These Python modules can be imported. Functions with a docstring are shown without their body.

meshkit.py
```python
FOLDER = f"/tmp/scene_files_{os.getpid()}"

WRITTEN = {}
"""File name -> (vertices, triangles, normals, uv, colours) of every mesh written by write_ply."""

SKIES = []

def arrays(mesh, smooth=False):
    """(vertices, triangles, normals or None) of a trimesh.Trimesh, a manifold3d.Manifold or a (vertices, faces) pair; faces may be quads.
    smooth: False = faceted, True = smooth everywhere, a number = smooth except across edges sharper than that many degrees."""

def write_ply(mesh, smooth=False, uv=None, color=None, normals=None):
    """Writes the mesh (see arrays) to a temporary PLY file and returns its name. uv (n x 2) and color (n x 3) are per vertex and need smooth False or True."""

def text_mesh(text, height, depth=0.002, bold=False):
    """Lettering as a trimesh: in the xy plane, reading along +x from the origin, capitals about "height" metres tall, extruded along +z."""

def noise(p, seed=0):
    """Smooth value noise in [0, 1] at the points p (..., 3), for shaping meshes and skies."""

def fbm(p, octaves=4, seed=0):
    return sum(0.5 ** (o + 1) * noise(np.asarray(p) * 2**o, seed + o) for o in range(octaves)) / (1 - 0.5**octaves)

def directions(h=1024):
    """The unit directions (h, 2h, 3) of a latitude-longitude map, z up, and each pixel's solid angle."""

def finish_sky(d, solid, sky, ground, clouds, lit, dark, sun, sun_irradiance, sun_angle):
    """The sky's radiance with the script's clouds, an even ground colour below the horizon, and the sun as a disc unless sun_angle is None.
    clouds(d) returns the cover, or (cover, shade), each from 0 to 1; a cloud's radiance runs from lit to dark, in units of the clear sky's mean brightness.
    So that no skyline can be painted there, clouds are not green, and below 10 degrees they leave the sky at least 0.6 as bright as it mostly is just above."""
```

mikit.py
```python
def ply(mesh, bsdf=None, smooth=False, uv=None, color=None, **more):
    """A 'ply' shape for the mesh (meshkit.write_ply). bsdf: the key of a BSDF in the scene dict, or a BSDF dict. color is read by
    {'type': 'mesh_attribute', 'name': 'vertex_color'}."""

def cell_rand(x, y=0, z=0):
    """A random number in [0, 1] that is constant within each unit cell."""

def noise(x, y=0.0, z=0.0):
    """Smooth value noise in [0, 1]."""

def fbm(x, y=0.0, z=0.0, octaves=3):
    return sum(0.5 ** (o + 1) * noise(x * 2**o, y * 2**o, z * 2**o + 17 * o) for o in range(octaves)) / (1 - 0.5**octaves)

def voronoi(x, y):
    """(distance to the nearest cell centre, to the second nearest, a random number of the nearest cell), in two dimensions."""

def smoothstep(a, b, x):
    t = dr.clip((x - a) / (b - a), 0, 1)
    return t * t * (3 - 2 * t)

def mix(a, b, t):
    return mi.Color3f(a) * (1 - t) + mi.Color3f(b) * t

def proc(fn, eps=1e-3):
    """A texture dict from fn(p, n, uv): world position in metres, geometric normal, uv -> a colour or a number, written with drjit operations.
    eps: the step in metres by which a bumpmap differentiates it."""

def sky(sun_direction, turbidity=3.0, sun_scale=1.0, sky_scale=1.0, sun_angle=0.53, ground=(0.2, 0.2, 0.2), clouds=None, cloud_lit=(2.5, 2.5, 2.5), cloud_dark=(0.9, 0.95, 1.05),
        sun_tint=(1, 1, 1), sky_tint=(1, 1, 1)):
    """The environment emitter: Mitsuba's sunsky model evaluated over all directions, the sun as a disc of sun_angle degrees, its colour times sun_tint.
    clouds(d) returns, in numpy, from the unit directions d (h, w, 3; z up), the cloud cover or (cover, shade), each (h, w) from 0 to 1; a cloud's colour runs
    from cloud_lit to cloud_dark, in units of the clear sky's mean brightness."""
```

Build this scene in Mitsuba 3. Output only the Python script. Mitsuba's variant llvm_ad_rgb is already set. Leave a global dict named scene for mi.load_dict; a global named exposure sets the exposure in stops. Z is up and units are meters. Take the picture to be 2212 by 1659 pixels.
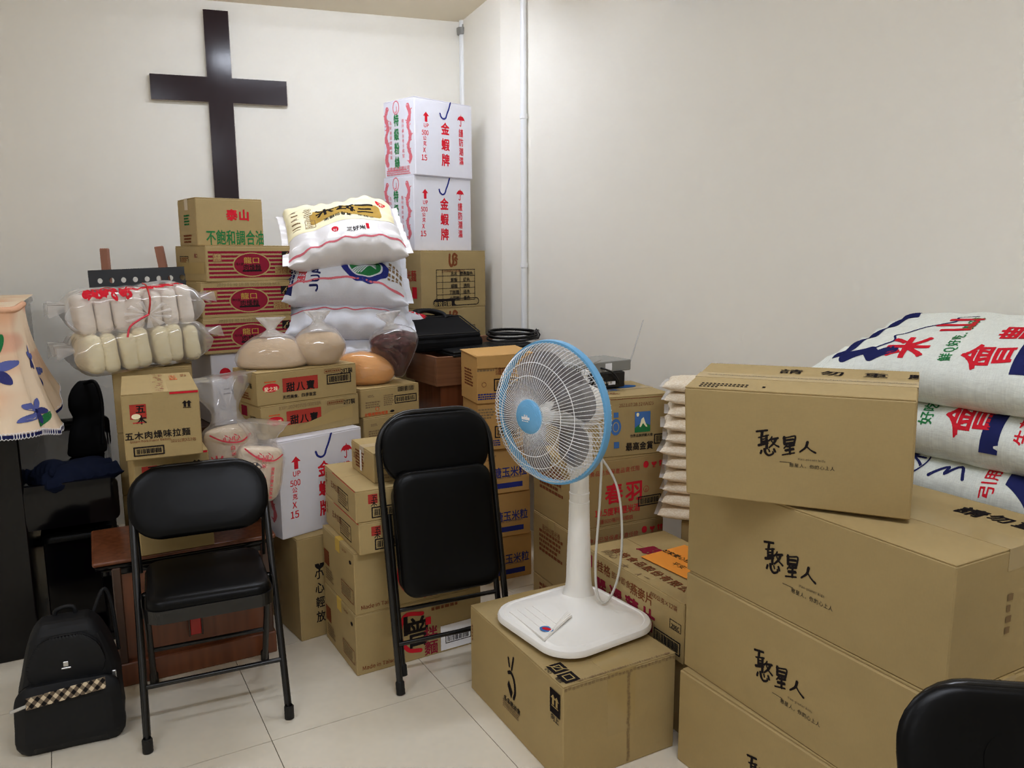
"""Church storeroom corner: donated food cartons, rice sacks, folding chairs and a pedestal fan."""
import glob, math, random
import numpy as np, trimesh, shapely
import mitsuba as mi, drjit as dr
import manifold3d as m3
from shapely import affinity
from shapely.geometry import Polygon, Point, LineString, box as sbox
from PIL import Image, ImageDraw, ImageFont
import mikit, meshkit
from mikit import noise as pn, fbm as pf, smoothstep as ss, mix
T = mi.ScalarTransform4f
scene, labels = {}, {}
rnd = random.Random(7)

# ------------------------------------------------------------------ camera, light, exposure
F_PX, W_PX, PITCH, ROLL, CAM_H = 1700.0, 2212, math.radians(9.277), math.radians(0.32), 1.5
_fw = np.array([0, math.cos(PITCH), -math.sin(PITCH)])
_dn = np.cross(_fw, [1, 0, 0])
_up = -(-math.sin(ROLL) * np.array([1, 0, 0]) + math.cos(ROLL) * _dn)
scene['camera'] = {'type': 'perspective', 'fov': math.degrees(2 * math.atan(W_PX / 2 / F_PX)), 'fov_axis': 'x', 'near_clip': 0.05, 'far_clip': 60.0,
                   'to_world': T().look_at(origin=[0, 0, CAM_H], target=[float(x) for x in np.array([0, 0, CAM_H]) + _fw], up=[float(x) for x in _up])}
exposure = 1.02
CEIL = 2.86
# recessed ceiling panels: (x, y, size along x, size along y, rotation, radiance)
LAMPS = [(-0.7, 3.55, 1.2, 0.12, 18, 14.5), (-1.6, 0.9, 1.2, 0.12, 28, 12.0), (0.55, 0.75, 1.2, 0.12, 28, 23.0), (-0.5, -1.4, 1.2, 0.12, 28, 7.0)]
LAMP_TINT = (1.0, 1.07, 1.22)

# ------------------------------------------------------------------ materials
def rgb(r, g, b):
    return tuple((c / 255 / 12.92 if c <= 10 else ((c / 255 + 0.055) / 1.055) ** 2.4) for c in (r, g, b))
def tex(c): return {'type': 'rgb', 'value': [float(x) for x in c]}
def prin(key, c, rough=0.5, spec=0.5, two=True, **kw):
    b = {'type': 'principled', 'base_color': c if isinstance(c, dict) else tex(c), 'roughness': rough, 'specular': spec, **kw}
    scene['mat_' + key] = {'type': 'twosided', 'bsdf': b} if two else b
def diff(key, c):
    scene['mat_' + key] = {'type': 'twosided', 'bsdf': {'type': 'diffuse', 'reflectance': c if isinstance(c, dict) else tex(c)}}
def board(base, amt=0.10):
    a = rgb(*base)
    def fn(p, n, uv):
        k = pf(p.x * 9, p.y * 9, p.z * 9, 3) * 0.6 + pn(p.x * 160, p.y * 160, p.z * 700) * 0.2 + pn(p.x * 700, p.y * 700, p.z * 90) * 0.2
        return mi.Color3f(a) * (1 - amt + 2 * amt * k)
    return mikit.proc(fn)
prin('kraft', board((160, 139, 96)), 0.62, 0.25)
prin('kraft_red', board((155, 131, 88)), 0.62, 0.25)
prin('kraft_orange', board((184, 142, 84)), 0.62, 0.25)
prin('kraft_pale', board((168, 146, 101)), 0.62, 0.25)
prin('carton_white', board((216, 216, 225), 0.03), 0.5, 0.3)
prin('carton_edge', rgb(120, 88, 50), 0.8, 0.2)
prin('tape', rgb(160, 138, 92), 0.22, 0.6)
prin('tape_grey', rgb(178, 160, 128), 0.2, 0.6)
prin('tape_yellow', rgb(196, 164, 76), 0.3, 0.5)
INK = {'black': (34, 30, 30), 'red': (196, 40, 52), 'maroon': (128, 36, 52), 'green': (44, 112, 66), 'blue': (44, 50, 118), 'navy': (36, 40, 84), 'pink': (206, 110, 122), 'grey': (128, 106, 78), 'brown': (116, 66, 42),
       'white': (236, 236, 240), 'cream': (240, 232, 196), 'gold': (172, 140, 72), 'orange': (212, 84, 44), 'paper_orange': (244, 158, 70), 'yellow': (222, 178, 50), 'skyblue': (70, 110, 170), 'kraft_ink': (166, 144, 98), 'dred': (160, 58, 50), 'rose': (222, 84, 98), 'petal': (96, 104, 164), 'petal_dark': (58, 60, 112), 'peach': (214, 150, 112)}
for k, v in INK.items(): diff('ink_' + k, rgb(*v))
def wall_fn(p, n, uv):
    k = pf(p.x * 1.3, p.y * 1.3, p.z * 1.3, 3)
    return mi.Color3f(rgb(234, 231, 222)) * (0.97 + 0.05 * k)
diff('wall', mikit.proc(wall_fn))
diff('ceiling', rgb(225, 215, 195))
def tile_fn(p, n, uv):
    k = pf(p.x * 3, p.y * 3, p.z, 4); v = pn(p.x * 60, p.y * 60, 3.0)
    return mi.Color3f(rgb(222, 214, 196)) * (0.94 + 0.08 * k + 0.03 * v)
prin('tile', mikit.proc(tile_fn), 0.16, 0.5)
diff('grout', rgb(92, 86, 74))
prin('pipe', rgb(232, 234, 236), 0.35, 0.4)
prin('cross', rgb(36, 25, 29), 0.16, 0.3)
prin('cross_edge', rgb(150, 138, 130), 0.3, 0.5)
def wood(a, b, sx, sz):
    a, b = rgb(*a), rgb(*b)
    def fn(p, n, uv):
        g = pn(p.x * sx, p.y * sx, p.z * sz); h = pf(p.x * sx * 0.3, p.y * sx * 0.3, p.z * sz * 0.4, 3)
        return mix(a, b, dr.clip(0.55 * g + 0.6 * h - 0.1, 0, 1))
    return mikit.proc(fn)
prin('wood', wood((88, 46, 26), (122, 70, 42), 90, 6), 0.3, 0.5)
prin('wood_tray', wood((104, 68, 48), (130, 90, 64), 8, 120), 0.3, 0.5)
prin('wood_dark', wood((48, 26, 16), (66, 38, 24), 60, 6), 0.3, 0.5)
prin('wood_easel', wood((128, 84, 66), (158, 110, 90), 60, 12), 0.5, 0.4)
prin('red_strip', rgb(170, 30, 26), 0.25, 0.5)
prin('black_gloss', rgb(6, 5, 7), 0.09, 0.25)
prin('black_metal', rgb(11, 11, 12), 0.28, 0.45)
prin('vinyl', rgb(5, 5, 6), 0.36, 0.14)
prin('black_cloth', rgb(15, 15, 17), 0.85, 0.15)
prin('black_nylon', rgb(15, 16, 19), 0.6, 0.25)
prin('black_plastic', rgb(14, 14, 15), 0.4, 0.4)
prin('rail', rgb(52, 56, 62), 0.45, 0.4)
prin('navy_cloth', rgb(14, 20, 38), 0.9, 0.1)
prin('rubber', rgb(18, 18, 18), 0.6, 0.3)
prin('fan_white', rgb(234, 232, 226), 0.3, 0.5)
prin('fan_blue', rgb(104, 168, 214), 0.3, 0.5)
prin('wire', rgb(226, 228, 230), 0.3, 0.5)
prin('cord', rgb(196, 194, 186), 0.4, 0.4)
prin('steel', rgb(190, 190, 190), 0.25, 0.5, metallic=0.9)
prin('grey_case', rgb(126, 126, 122), 0.35, 0.4)
scene['mat_blade'] = {'type': 'blendbsdf', 'weight': 0.55, 'a': {'type': 'thindielectric', 'int_ior': 1.3}, 'b': {'type': 'twosided', 'bsdf': {'type': 'diffuse', 'reflectance': tex(rgb(126, 122, 124))}}}
scene['mat_film'] = {'type': 'blendbsdf', 'weight': 0.13, 'a': {'type': 'thindielectric', 'int_ior': 1.45}, 'b': {'type': 'twosided', 'bsdf': {'type': 'roughplastic', 'diffuse_reflectance': tex((0.85, 0.85, 0.87)), 'alpha': 0.12}}}
scene['mat_film_clear'] = {'type': 'blendbsdf', 'weight': 0.035, 'a': {'type': 'thindielectric', 'int_ior': 1.45}, 'b': {'type': 'twosided', 'bsdf': {'type': 'roughplastic', 'diffuse_reflectance': tex((0.8, 0.8, 0.8)), 'alpha': 0.1}}}
scene['mat_film_cloudy'] = {'type': 'blendbsdf', 'weight': 0.42, 'a': {'type': 'thindielectric', 'int_ior': 1.45}, 'b': {'type': 'twosided', 'bsdf': {'type': 'roughplastic', 'diffuse_reflectance': tex((0.88, 0.87, 0.86)), 'alpha': 0.15}}}
def grain(a, b, s):
    a, b = rgb(*a), rgb(*b)
    def fn(p, n, uv): return mix(a, b, ss(0.25, 0.75, pn(p.x * s, p.y * s, p.z * s)) * 0.7 + 0.3 * pf(p.x * 20, p.y * 20, p.z * 20, 2))
    return mikit.proc(fn)
diff('flour', grain((188, 160, 124), (206, 180, 146), 300))
diff('rice', grain((216, 196, 168), (240, 226, 204), 330))
diff('rice_pack', grain((222, 206, 180), (240, 230, 212), 260))
diff('beans', grain((34, 14, 18), (96, 54, 56), 130))
diff('orange_meal', grain((206, 144, 82), (226, 168, 106), 200))
diff('noodle_white', grain((228, 218, 206), (240, 232, 222), 140))
diff('noodle_yellow', grain((226, 214, 172), (240, 230, 196), 140))
def weave(base, s=220, amt=0.05):
    a = rgb(*base)
    def fn(p, n, uv):
        k = pn(uv.x * s * 3, uv.y * s * 0.25, 0.0); q = pn(uv.x * s * 0.25, uv.y * s * 3, 5.0)
        return mi.Color3f(a) * (1 - amt + amt * (k + q))
    return mikit.proc(fn)
prin('sack_white', weave((208, 211, 220)), 0.5, 0.3)
prin('sack_woven', weave((214, 219, 212), 150, 0.16), 0.45, 0.35)
prin('sack_cream', weave((222, 220, 220), 200, 0.03), 0.3, 0.5)
def plaid_fn(p, n, uv):
    q = lambda t: ss(0.45, 0.55, dr.abs((t - dr.floor(t)) * 2 - 1))
    a = q((p.x + p.y * 0.5 + p.z) * 28); b = q((p.x + p.y * 0.5 - p.z) * 28)
    return mix(mix(rgb(206, 190, 164), rgb(120, 108, 92), a), mix(rgb(96, 84, 72), rgb(30, 28, 28), a), b)
diff('plaid', mikit.proc(plaid_fn))
def cloth_fn(p, n, uv):
    k = pf(uv.x * 5, uv.y * 5, 1.0, 3); s = ss(0.52, 0.62, pn(uv.x * 2.2, uv.y * 9.0, 4.0))
    c = mix(rgb(236, 214, 186), rgb(222, 172, 138), ss(0.45, 0.75, k))
    return mix(c, rgb(206, 120, 96), s * 0.5 * ss(0.35, 0.05, uv.y))
diff('floral', mikit.proc(cloth_fn))

# ------------------------------------------------------------------ naming helpers
def key_for(name):
    taken = lambda k: k in scene or k in labels or any(q.startswith(k + '__') for q in scene)
    if not taken(name): return name
    i = 1
    while taken(f'{name}_{i:03d}'): i += 1
    return f'{name}_{i:03d}'
def thing(name, label, cat, group=None):
    k = key_for(name); labels[k] = {'label': label, 'category': cat}
    if group: labels[k]['group'] = group
    return k
def add(parent, name, mesh, mat, smooth=False, M=None, label=None, uv=None, **kw):
    k = key_for(f'{parent}__{name}' if parent else name)
    if M is not None and not isinstance(mesh, dict):
        mesh = mesh.copy(); mesh.apply_transform(M)
    scene[k] = mikit.ply(mesh, 'mat_' + mat, smooth=smooth, uv=uv, **kw)
    if label: labels[k] = {'label': label}
    return k
def single(name, mesh, mat, label, cat, smooth=False, M=None, group=None, uv=None):
    k = thing(name, label, cat, group)
    if M is not None: mesh = mesh.copy(); mesh.apply_transform(M)
    scene[k] = mikit.ply(mesh, 'mat_' + mat, smooth=smooth, uv=uv)
    return k
def struct(name, mesh, mat, smooth=False, label=None):
    scene[name] = mikit.ply(mesh, 'mat_' + mat, smooth=smooth); labels[name] = {'kind': 'structure'}
    if label: labels[name]['label'] = label
    return name

# ------------------------------------------------------------------ mesh helpers
def place(x, y, z, deg=0.0, rx=0.0, ry=0.0):
    R = trimesh.transformations.rotation_matrix
    return trimesh.transformations.translation_matrix([x, y, z]) @ R(math.radians(deg), [0, 0, 1]) @ R(math.radians(ry), [0, 1, 0]) @ R(math.radians(rx), [1, 0, 0])
def from_man(m):
    q = m.to_mesh(); return trimesh.Trimesh(q.vert_properties[:, :3], q.tri_verts, process=True)
def rbox(w, d, h, r=0.003, c=(0, 0, 0), n=1):
    """A box with rounded (n > 1) or chamfered edges; c is the centre of its underside."""
    pts = []
    sg = [(-1, -1), (-1, 1), (1, -1), (1, 1)]
    for sx, sy in sg:
        for sz in (-1, 1):
            o = np.array([sx * (w / 2 - r), sy * (d / 2 - r), sz * (h / 2 - r)])
            for i in range(n + 1):
                for j in range(n + 1):
                    a, b = math.pi / 2 * i / n, math.pi / 2 * j / n
                    pts.append(o + r * np.array([sx * math.cos(a) * math.cos(b), sy * math.sin(a) * math.cos(b), sz * math.sin(b)]))
    m = trimesh.convex.convex_hull(np.array(pts)); m.apply_translation([c[0], c[1], c[2] + h / 2]); return m
def bx(x0, x1, y0, y1, z0, z1):
    m = trimesh.creation.box([x1 - x0, y1 - y0, z1 - z0]); m.apply_translation([(x0 + x1) / 2, (y0 + y1) / 2, (z0 + z1) / 2]); return m
def cat(*ms): return trimesh.util.concatenate([m for q in ms for m in (q if isinstance(q, (list, tuple)) else [q])])
def tube(pts, r, sides=8, closed=False, caps=True):
    p = np.asarray(pts, float); n = len(p); r = np.broadcast_to(r, n)
    t = np.roll(p, -1, 0) - np.roll(p, 1, 0) if closed else np.gradient(p, axis=0)
    t /= np.linalg.norm(t, axis=1, keepdims=True) + 1e-12
    a = np.cross(t[0], [0, 0, 1.0] if abs(t[0][2]) < 0.9 else [1.0, 0, 0]); a /= np.linalg.norm(a)
    ring, ang = [], np.arange(sides) * 2 * np.pi / sides
    for i in range(n):
        a = a - t[i] * (a @ t[i]); a /= np.linalg.norm(a) + 1e-12
        b = np.cross(t[i], a)
        ring.append(p[i] + r[i] * (np.cos(ang)[:, None] * a + np.sin(ang)[:, None] * b))
    v = np.vstack(ring); f = []
    m = n if closed else n - 1
    for i in range(m):
        k = (i + 1) % n
        for j in range(sides):
            q = (j + 1) % sides
            f += [[i * sides + j, i * sides + q, k * sides + q], [i * sides + j, k * sides + q, k * sides + j]]
    if caps and not closed:
        v = np.vstack([v, p[0], p[-1]])
        for j in range(sides):
            q = (j + 1) % sides
            f += [[len(v) - 2, q, j], [len(v) - 1, (n - 1) * sides + j, (n - 1) * sides + q]]
    return trimesh.Trimesh(v, f, process=False)
def spline(pts, n=8):
    p = np.asarray(pts, float); q = np.vstack([2 * p[0] - p[1], p, 2 * p[-1] - p[-2]]); out = []
    for i in range(1, len(q) - 2):
        for s in np.arange(n) / n:
            a, b, c, d = q[i - 1:i + 3]
            out.append(0.5 * (2 * b + (c - a) * s + (2 * a - 5 * b + 4 * c - d) * s * s + (3 * b - a - 3 * c + d) * s ** 3))
    return np.array(out + [p[-1]])
def lathe(prof, n=40):
    m = trimesh.creation.revolve(np.asarray(prof, float), sections=n); m.fix_normals(); return m
def prism(poly, h, M=None):
    m = trimesh.creation.extrude_polygon(poly, h, engine='earcut')
    if M is not None: m.apply_transform(M)
    return m
def hull(pts): return trimesh.convex.convex_hull(np.asarray(pts, float))
def frame_to(o, ex, ey):
    """Matrix that takes (x, y, z) to o + x ex + y ey + z (ex x ey)."""
    M = np.eye(4); ex, ey = np.asarray(ex, float), np.asarray(ey, float)
    M[:3, 0], M[:3, 1], M[:3, 2], M[:3, 3] = ex, ey, np.cross(ex, ey), o; return M

# ------------------------------------------------------------------ lettering
_FONT = glob.glob('/opt/blender-*/*/datafiles/fonts/Noto Sans CJK*')[0]
_fnt = ImageFont.truetype(_FONT, 80)
_gl = {}
def glyph(ch, bold):
    if (ch, bold) in _gl: return _gl[ch, bold]
    im = Image.new('L', (140, 140)); ImageDraw.Draw(im).text((30, 105), ch, 255, _fnt, anchor='ls', stroke_width=(bold + 1) // 2)
    on = np.pad(np.asarray(im) > 110, ((0, 0), (1, 1))).astype(np.int8)
    r, s = np.nonzero(np.diff(on, axis=1) == 1); e = np.nonzero(np.diff(on, axis=1) == -1)[1]
    g = shapely.union_all(shapely.box(s, -r - 1, e, -r)).buffer(0.6).buffer(-0.6).simplify(0.8) if len(r) else Polygon()
    adv = _fnt.getlength(ch) / 80
    g = affinity.affine_transform(g, [1 / 80, 0, 0, 1 / 80, -30 / 80, (105 - 9) / 80])   # em box from 0 to 1
    _gl[ch, bold] = (g, adv); return g, adv
def text_poly(s, h, bold=0, sx=1.0, gap=0.0, vert=False):
    """Union of glyph outlines, centred on the origin; h is the em height of the characters."""
    out, x = [], 0.0
    for ch in s:
        g, adv = glyph(ch, bold)
        if vert:
            if not g.is_empty: out.append(affinity.translate(g, -adv / 2, -x - 1))
            x += 1 + gap if ord(ch) > 255 else 0.86 + gap
        else:
            if not g.is_empty: out.append(affinity.translate(g, x, 0))
            x += adv + gap
    u = shapely.union_all(out) if out else Polygon()
    u = affinity.translate(u, 0, (x - gap) / 2) if vert else affinity.translate(u, -(x - gap) / 2, -0.5)
    return affinity.scale(u, h * sx, h, origin=(0, 0))
def polys(g):
    return [p for p in getattr(g, 'geoms', [g]) if p.geom_type == 'Polygon' and p.area > 1e-9]
def tri(g):
    v, f, n = [], [], 0
    for p in polys(g):
        try: a, b = trimesh.creation.triangulate_polygon(p, engine='earcut')
        except Exception: continue
        v.append(a); f.append(np.asarray(b) + n); n += len(a)
    return (np.vstack(v), np.vstack(f)) if v else (np.zeros((0, 2)), np.zeros((0, 3), int))
class Print:
    """What is printed on one flat face of width w and height h (metres, origin at its lower left)."""
    def __init__(self, w, h): self.w, self.h, self.ink = w, h, []
    def put(self, g, u, v, color, name='lettering', rot=0):
        if rot: g = affinity.rotate(g, rot, origin=(0, 0))
        g = affinity.translate(g, u * self.w, v * self.h)
        g = g.intersection(sbox(0.001, 0.001, self.w - 0.001, self.h - 0.001))
        for q in self.ink:
            if q[1:3] == [color, name] and q is self.ink[-1]: q[0].append(g); return self
        self.ink.append([[g], color, name]); return self
    def text(self, s, u, v, h, color='black', rot=0, name='lettering', **kw): return self.put(text_poly(s, h, **kw), u, v, color, name, rot)
    def rect(self, u, v, w, h, color, name='panel', rot=0): return self.put(sbox(-w / 2, -h / 2, w / 2, h / 2), u, v, color, name, rot)
    def ring(self, u, v, w, h, t, color, name='frame', rot=0): return self.put(sbox(-w / 2, -h / 2, w / 2, h / 2).difference(sbox(-w / 2 + t, -h / 2 + t, w / 2 - t, h / 2 - t)), u, v, color, name, rot)
    def ell(self, u, v, w, h, color, name='emblem', t=None, rot=0):
        e = affinity.scale(Point(0, 0).buffer(1, 20), w / 2, h / 2)
        if t: e = e.difference(affinity.scale(Point(0, 0).buffer(1, 20), w / 2 - t, h / 2 - t))
        return self.put(e, u, v, color, name, rot)
    def line(self, pts, t, color, name='drawing', u=0, v=0): return self.put(LineString(pts).buffer(t / 2, 3), u, v, color, name)
    def barcode(self, u, v, w, h, frame=0.004, color='black', seed=1):
        r = random.Random(seed); x = -w / 2 + (2.4 * frame if frame else 0); out = []
        end = w / 2 - (2.4 * frame if frame else 0); bh = h / 2 - (2 * frame if frame else 0)
        while x < end:
            t = r.choice([0.0012, 0.002, 0.003]) * w / 0.075; out.append(sbox(x, -bh, min(x + t, end), bh)); x += t + r.choice([0.0012, 0.0022]) * w / 0.075
        g = shapely.union_all(out)
        if frame: g = g.union(sbox(-w / 2, -h / 2, w / 2, h / 2).difference(sbox(-w / 2 + frame, -h / 2 + frame, w / 2 - frame, h / 2 - frame)))
        return self.put(g, u, v, color, 'barcode')
    def up(self, u, v, h, color='red', name='arrow'):
        return self.put(Polygon([(-.4 * h, .08 * h), (0, .5 * h), (.4 * h, .08 * h), (.17 * h, .08 * h), (.17 * h, -.5 * h), (-.17 * h, -.5 * h), (-.17 * h, .08 * h)]), u, v, color, name)
    def this_side_up(self, u, v, h, color='black'):
        for s in (-1, 1): self.up(u + s * .30 * h / self.w, v, h, color, 'arrow')
        return self.rect(u, v - .62 * h / self.h, 1.15 * h, .1 * h, color, 'arrow')
    def umbrella(self, u, v, h, color='red'):
        d = Point(0, 0).buffer(0.5 * h, 12).intersection(sbox(-h, 0.0, h, h))
        for x in (-.33, 0, .33): d = d.difference(Point(x * h, -0.05 * h).buffer(0.17 * h, 8))
        s = LineString([(0, .1 * h), (0, -.42 * h), (-.06 * h, -.5 * h), (-.15 * h, -.48 * h), (-.18 * h, -.4 * h)]).buffer(.035 * h)
        return self.put(d.union(s).union(LineString([(0, .45 * h), (0, .6 * h)]).buffer(.03 * h)), u, v, color, 'umbrella_sign')
    def glass(self, u, v, h, color='black'):
        g = Point(0, .12 * h).buffer(.38 * h, 10).intersection(sbox(-h, -h, h, .2 * h))
        g = g.difference(Polygon([(-.05 * h, .25 * h), (.06 * h, .25 * h), (0, .0)])).union(sbox(-.05 * h, -.45 * h, .05 * h, -.2 * h)).union(sbox(-.22 * h, -.5 * h, .22 * h, -.42 * h))
        return self.put(g, u, v, color, 'fragile_sign')
    def tick(self, u, v, h, color='blue'):
        return self.put(LineString(spline([(-.5 * h, -.05 * h), (-.42 * h, -.25 * h), (-.22 * h, -.36 * h), (-.02 * h, -.28 * h), (.1 * h, .0), (.25 * h, .3 * h), (.42 * h, .75 * h)], 4)).buffer(.05 * h), u, v, color, 'pen_tick')
    def small(self, u, v, w, h, rows, color='grey', seed=0):
        """Rows of print too small to read."""
        r = random.Random(seed); out = []
        for i in range(rows):
            y = h / 2 - (i + .5) * h / rows; x = -w / 2; end = w / 2 * r.uniform(.5, 1)
            while x < end:
                t = r.uniform(.6, 1.5) * h / rows * .8; out.append(sbox(x, y - .3 * h / rows, min(x + t, w / 2), y + .3 * h / rows)); x += t + .25 * h / rows
        return self.put(shapely.union_all(out), u, v, color, 'small_print')
    def build(self, parent, M, lift=0.0004):
        for i, (gs, color, name) in enumerate(self.ink):
            v, f = tri(shapely.union_all([g for g in gs if not g.is_empty]))
            if len(f): 
                m = trimesh.Trimesh(np.column_stack([v, np.full(len(v), lift + 0.00025 * i)]), f, process=False)
                add(parent, name, m, 'ink_' + color, M=M)

# ------------------------------------------------------------------ cartons
def face_frames(w, d, h):
    return {'F': (frame_to([-w / 2, -d / 2, 0], [1, 0, 0], [0, 0, 1]), w, h), 'R': (frame_to([w / 2, -d / 2, 0], [0, 1, 0], [0, 0, 1]), d, h),
            'L': (frame_to([-w / 2, d / 2, 0], [0, -1, 0], [0, 0, 1]), d, h), 'B': (frame_to([w / 2, d / 2, 0], [-1, 0, 0], [0, 0, 1]), w, h),
            'T': (frame_to([-w / 2, -d / 2, h], [1, 0, 0], [0, 1, 0]), w, d)}
def carton(label, X, Y, th, z, dims, mat='kraft', prints=None, tape='tape', along='x', group=None, rx=0, ry=0, name='carton', flaps=True, tw=0.05, drop=0.05, inset=0.001):
    """A closed shipping carton: body, two top flaps with the seam between them, a tape over the seam, and its printing."""
    w, d, h = dims; k = thing(name, label, 'carton', group); M = place(X, Y, z, th, rx, ry); ft = 0.004 if inset < .005 else 0.006
    add(k, 'body', rbox(w, d, h - ft, 0.003), mat, M=M)
    if along == 'x':
        for s in (-1, 1): add(k, 'flap', rbox(w - 2 * inset, d / 2 - 0.0015 - inset, ft, 0.0012, (0, s * (d / 4 + 0.00075 - inset / 2), h - ft)), mat, M=M)
        tp = [rbox(w + 0.0012, tw, 0.0006, 0.0002, (0, 0, h))] + [rbox(0.0006, tw, drop, 0.0002, (s * (w / 2 + 0.0004), 0, h - drop)) for s in (-1, 1)]
    else:
        for s in (-1, 1): add(k, 'flap', rbox(w / 2 - 0.0025, d - 0.002, ft, 0.0012, (s * (w / 4 + 0.0005), 0, h - ft)), mat, M=M)
        tp = [rbox(tw, d + 0.0012, 0.0006, 0.0002, (0, 0, h))] + [rbox(tw, 0.0006, drop, 0.0002, (0, s * (d / 2 + 0.0004), h - drop)) for s in (-1, 1)]
    if tape: add(k, 'tape', cat(tp), tape, M=M)
    ff = face_frames(w, d, h)
    for face, fn in (prints or {}).items():
        P = Print(ff[face][1], ff[face][2]); fn(P); P.build(k, M @ ff[face][0], 0.0014 if face == 'T' or tape else 0.0008)
    return k, M

# ------------------------------------------------------------------ the room
WALL_D = 4.78
_wn = np.array([-.306, .952]); _wn /= np.linalg.norm(_wn); _wt = np.array([_wn[1], -_wn[0]])       # back wall: normal away from the camera, direction to the right
def on_wall(t, n=0.0): return _wt * t + _wn * (WALL_D - n)
C0 = on_wall(float((lambda s: s)(np.linalg.solve(np.array([_wt, -np.array([-0.0594, 1.0])]).T, -_wn * WALL_D)[0])))
C1 = np.array([-0.0515, 4.35])
_rd = np.array([math.cos(math.radians(-50)), math.sin(math.radians(-50))])
C2 = C1 + _rd * 6.6
CL = on_wall(-2.75)
C3 = CL + np.array([-.306, -.952]) * 0 + np.array([math.sin(math.radians(-18)) * 0 - 0.5, -6.6])
ring_pts = [CL, C0, C1, C2, np.array([2.6, -3.2]), np.array([-3.2, -2.6])]
def wall_mesh(a, b, t=0.1, z0=0.0, z1=CEIL):
    d = (b - a) / np.linalg.norm(b - a); n = np.array([-d[1], d[0]])
    return prism(Polygon([a - d * t * 0, b, b + n * t, a + n * t]), z1 - z0, trimesh.transformations.translation_matrix([0, 0, z0]))
for nm, i in (('wall_back', 0), ('wall_return', 1), ('wall_right', 2), ('wall_front', 3), ('wall_rear', 4), ('wall_left', 5)):
    struct(nm, wall_mesh(ring_pts[i], ring_pts[(i + 1) % 6]), 'wall')
room = Polygon(ring_pts)
struct('ceiling', prism(room.buffer(0.09, join_style=2), 0.08, trimesh.transformations.translation_matrix([0, 0, CEIL])), 'ceiling')
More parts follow.
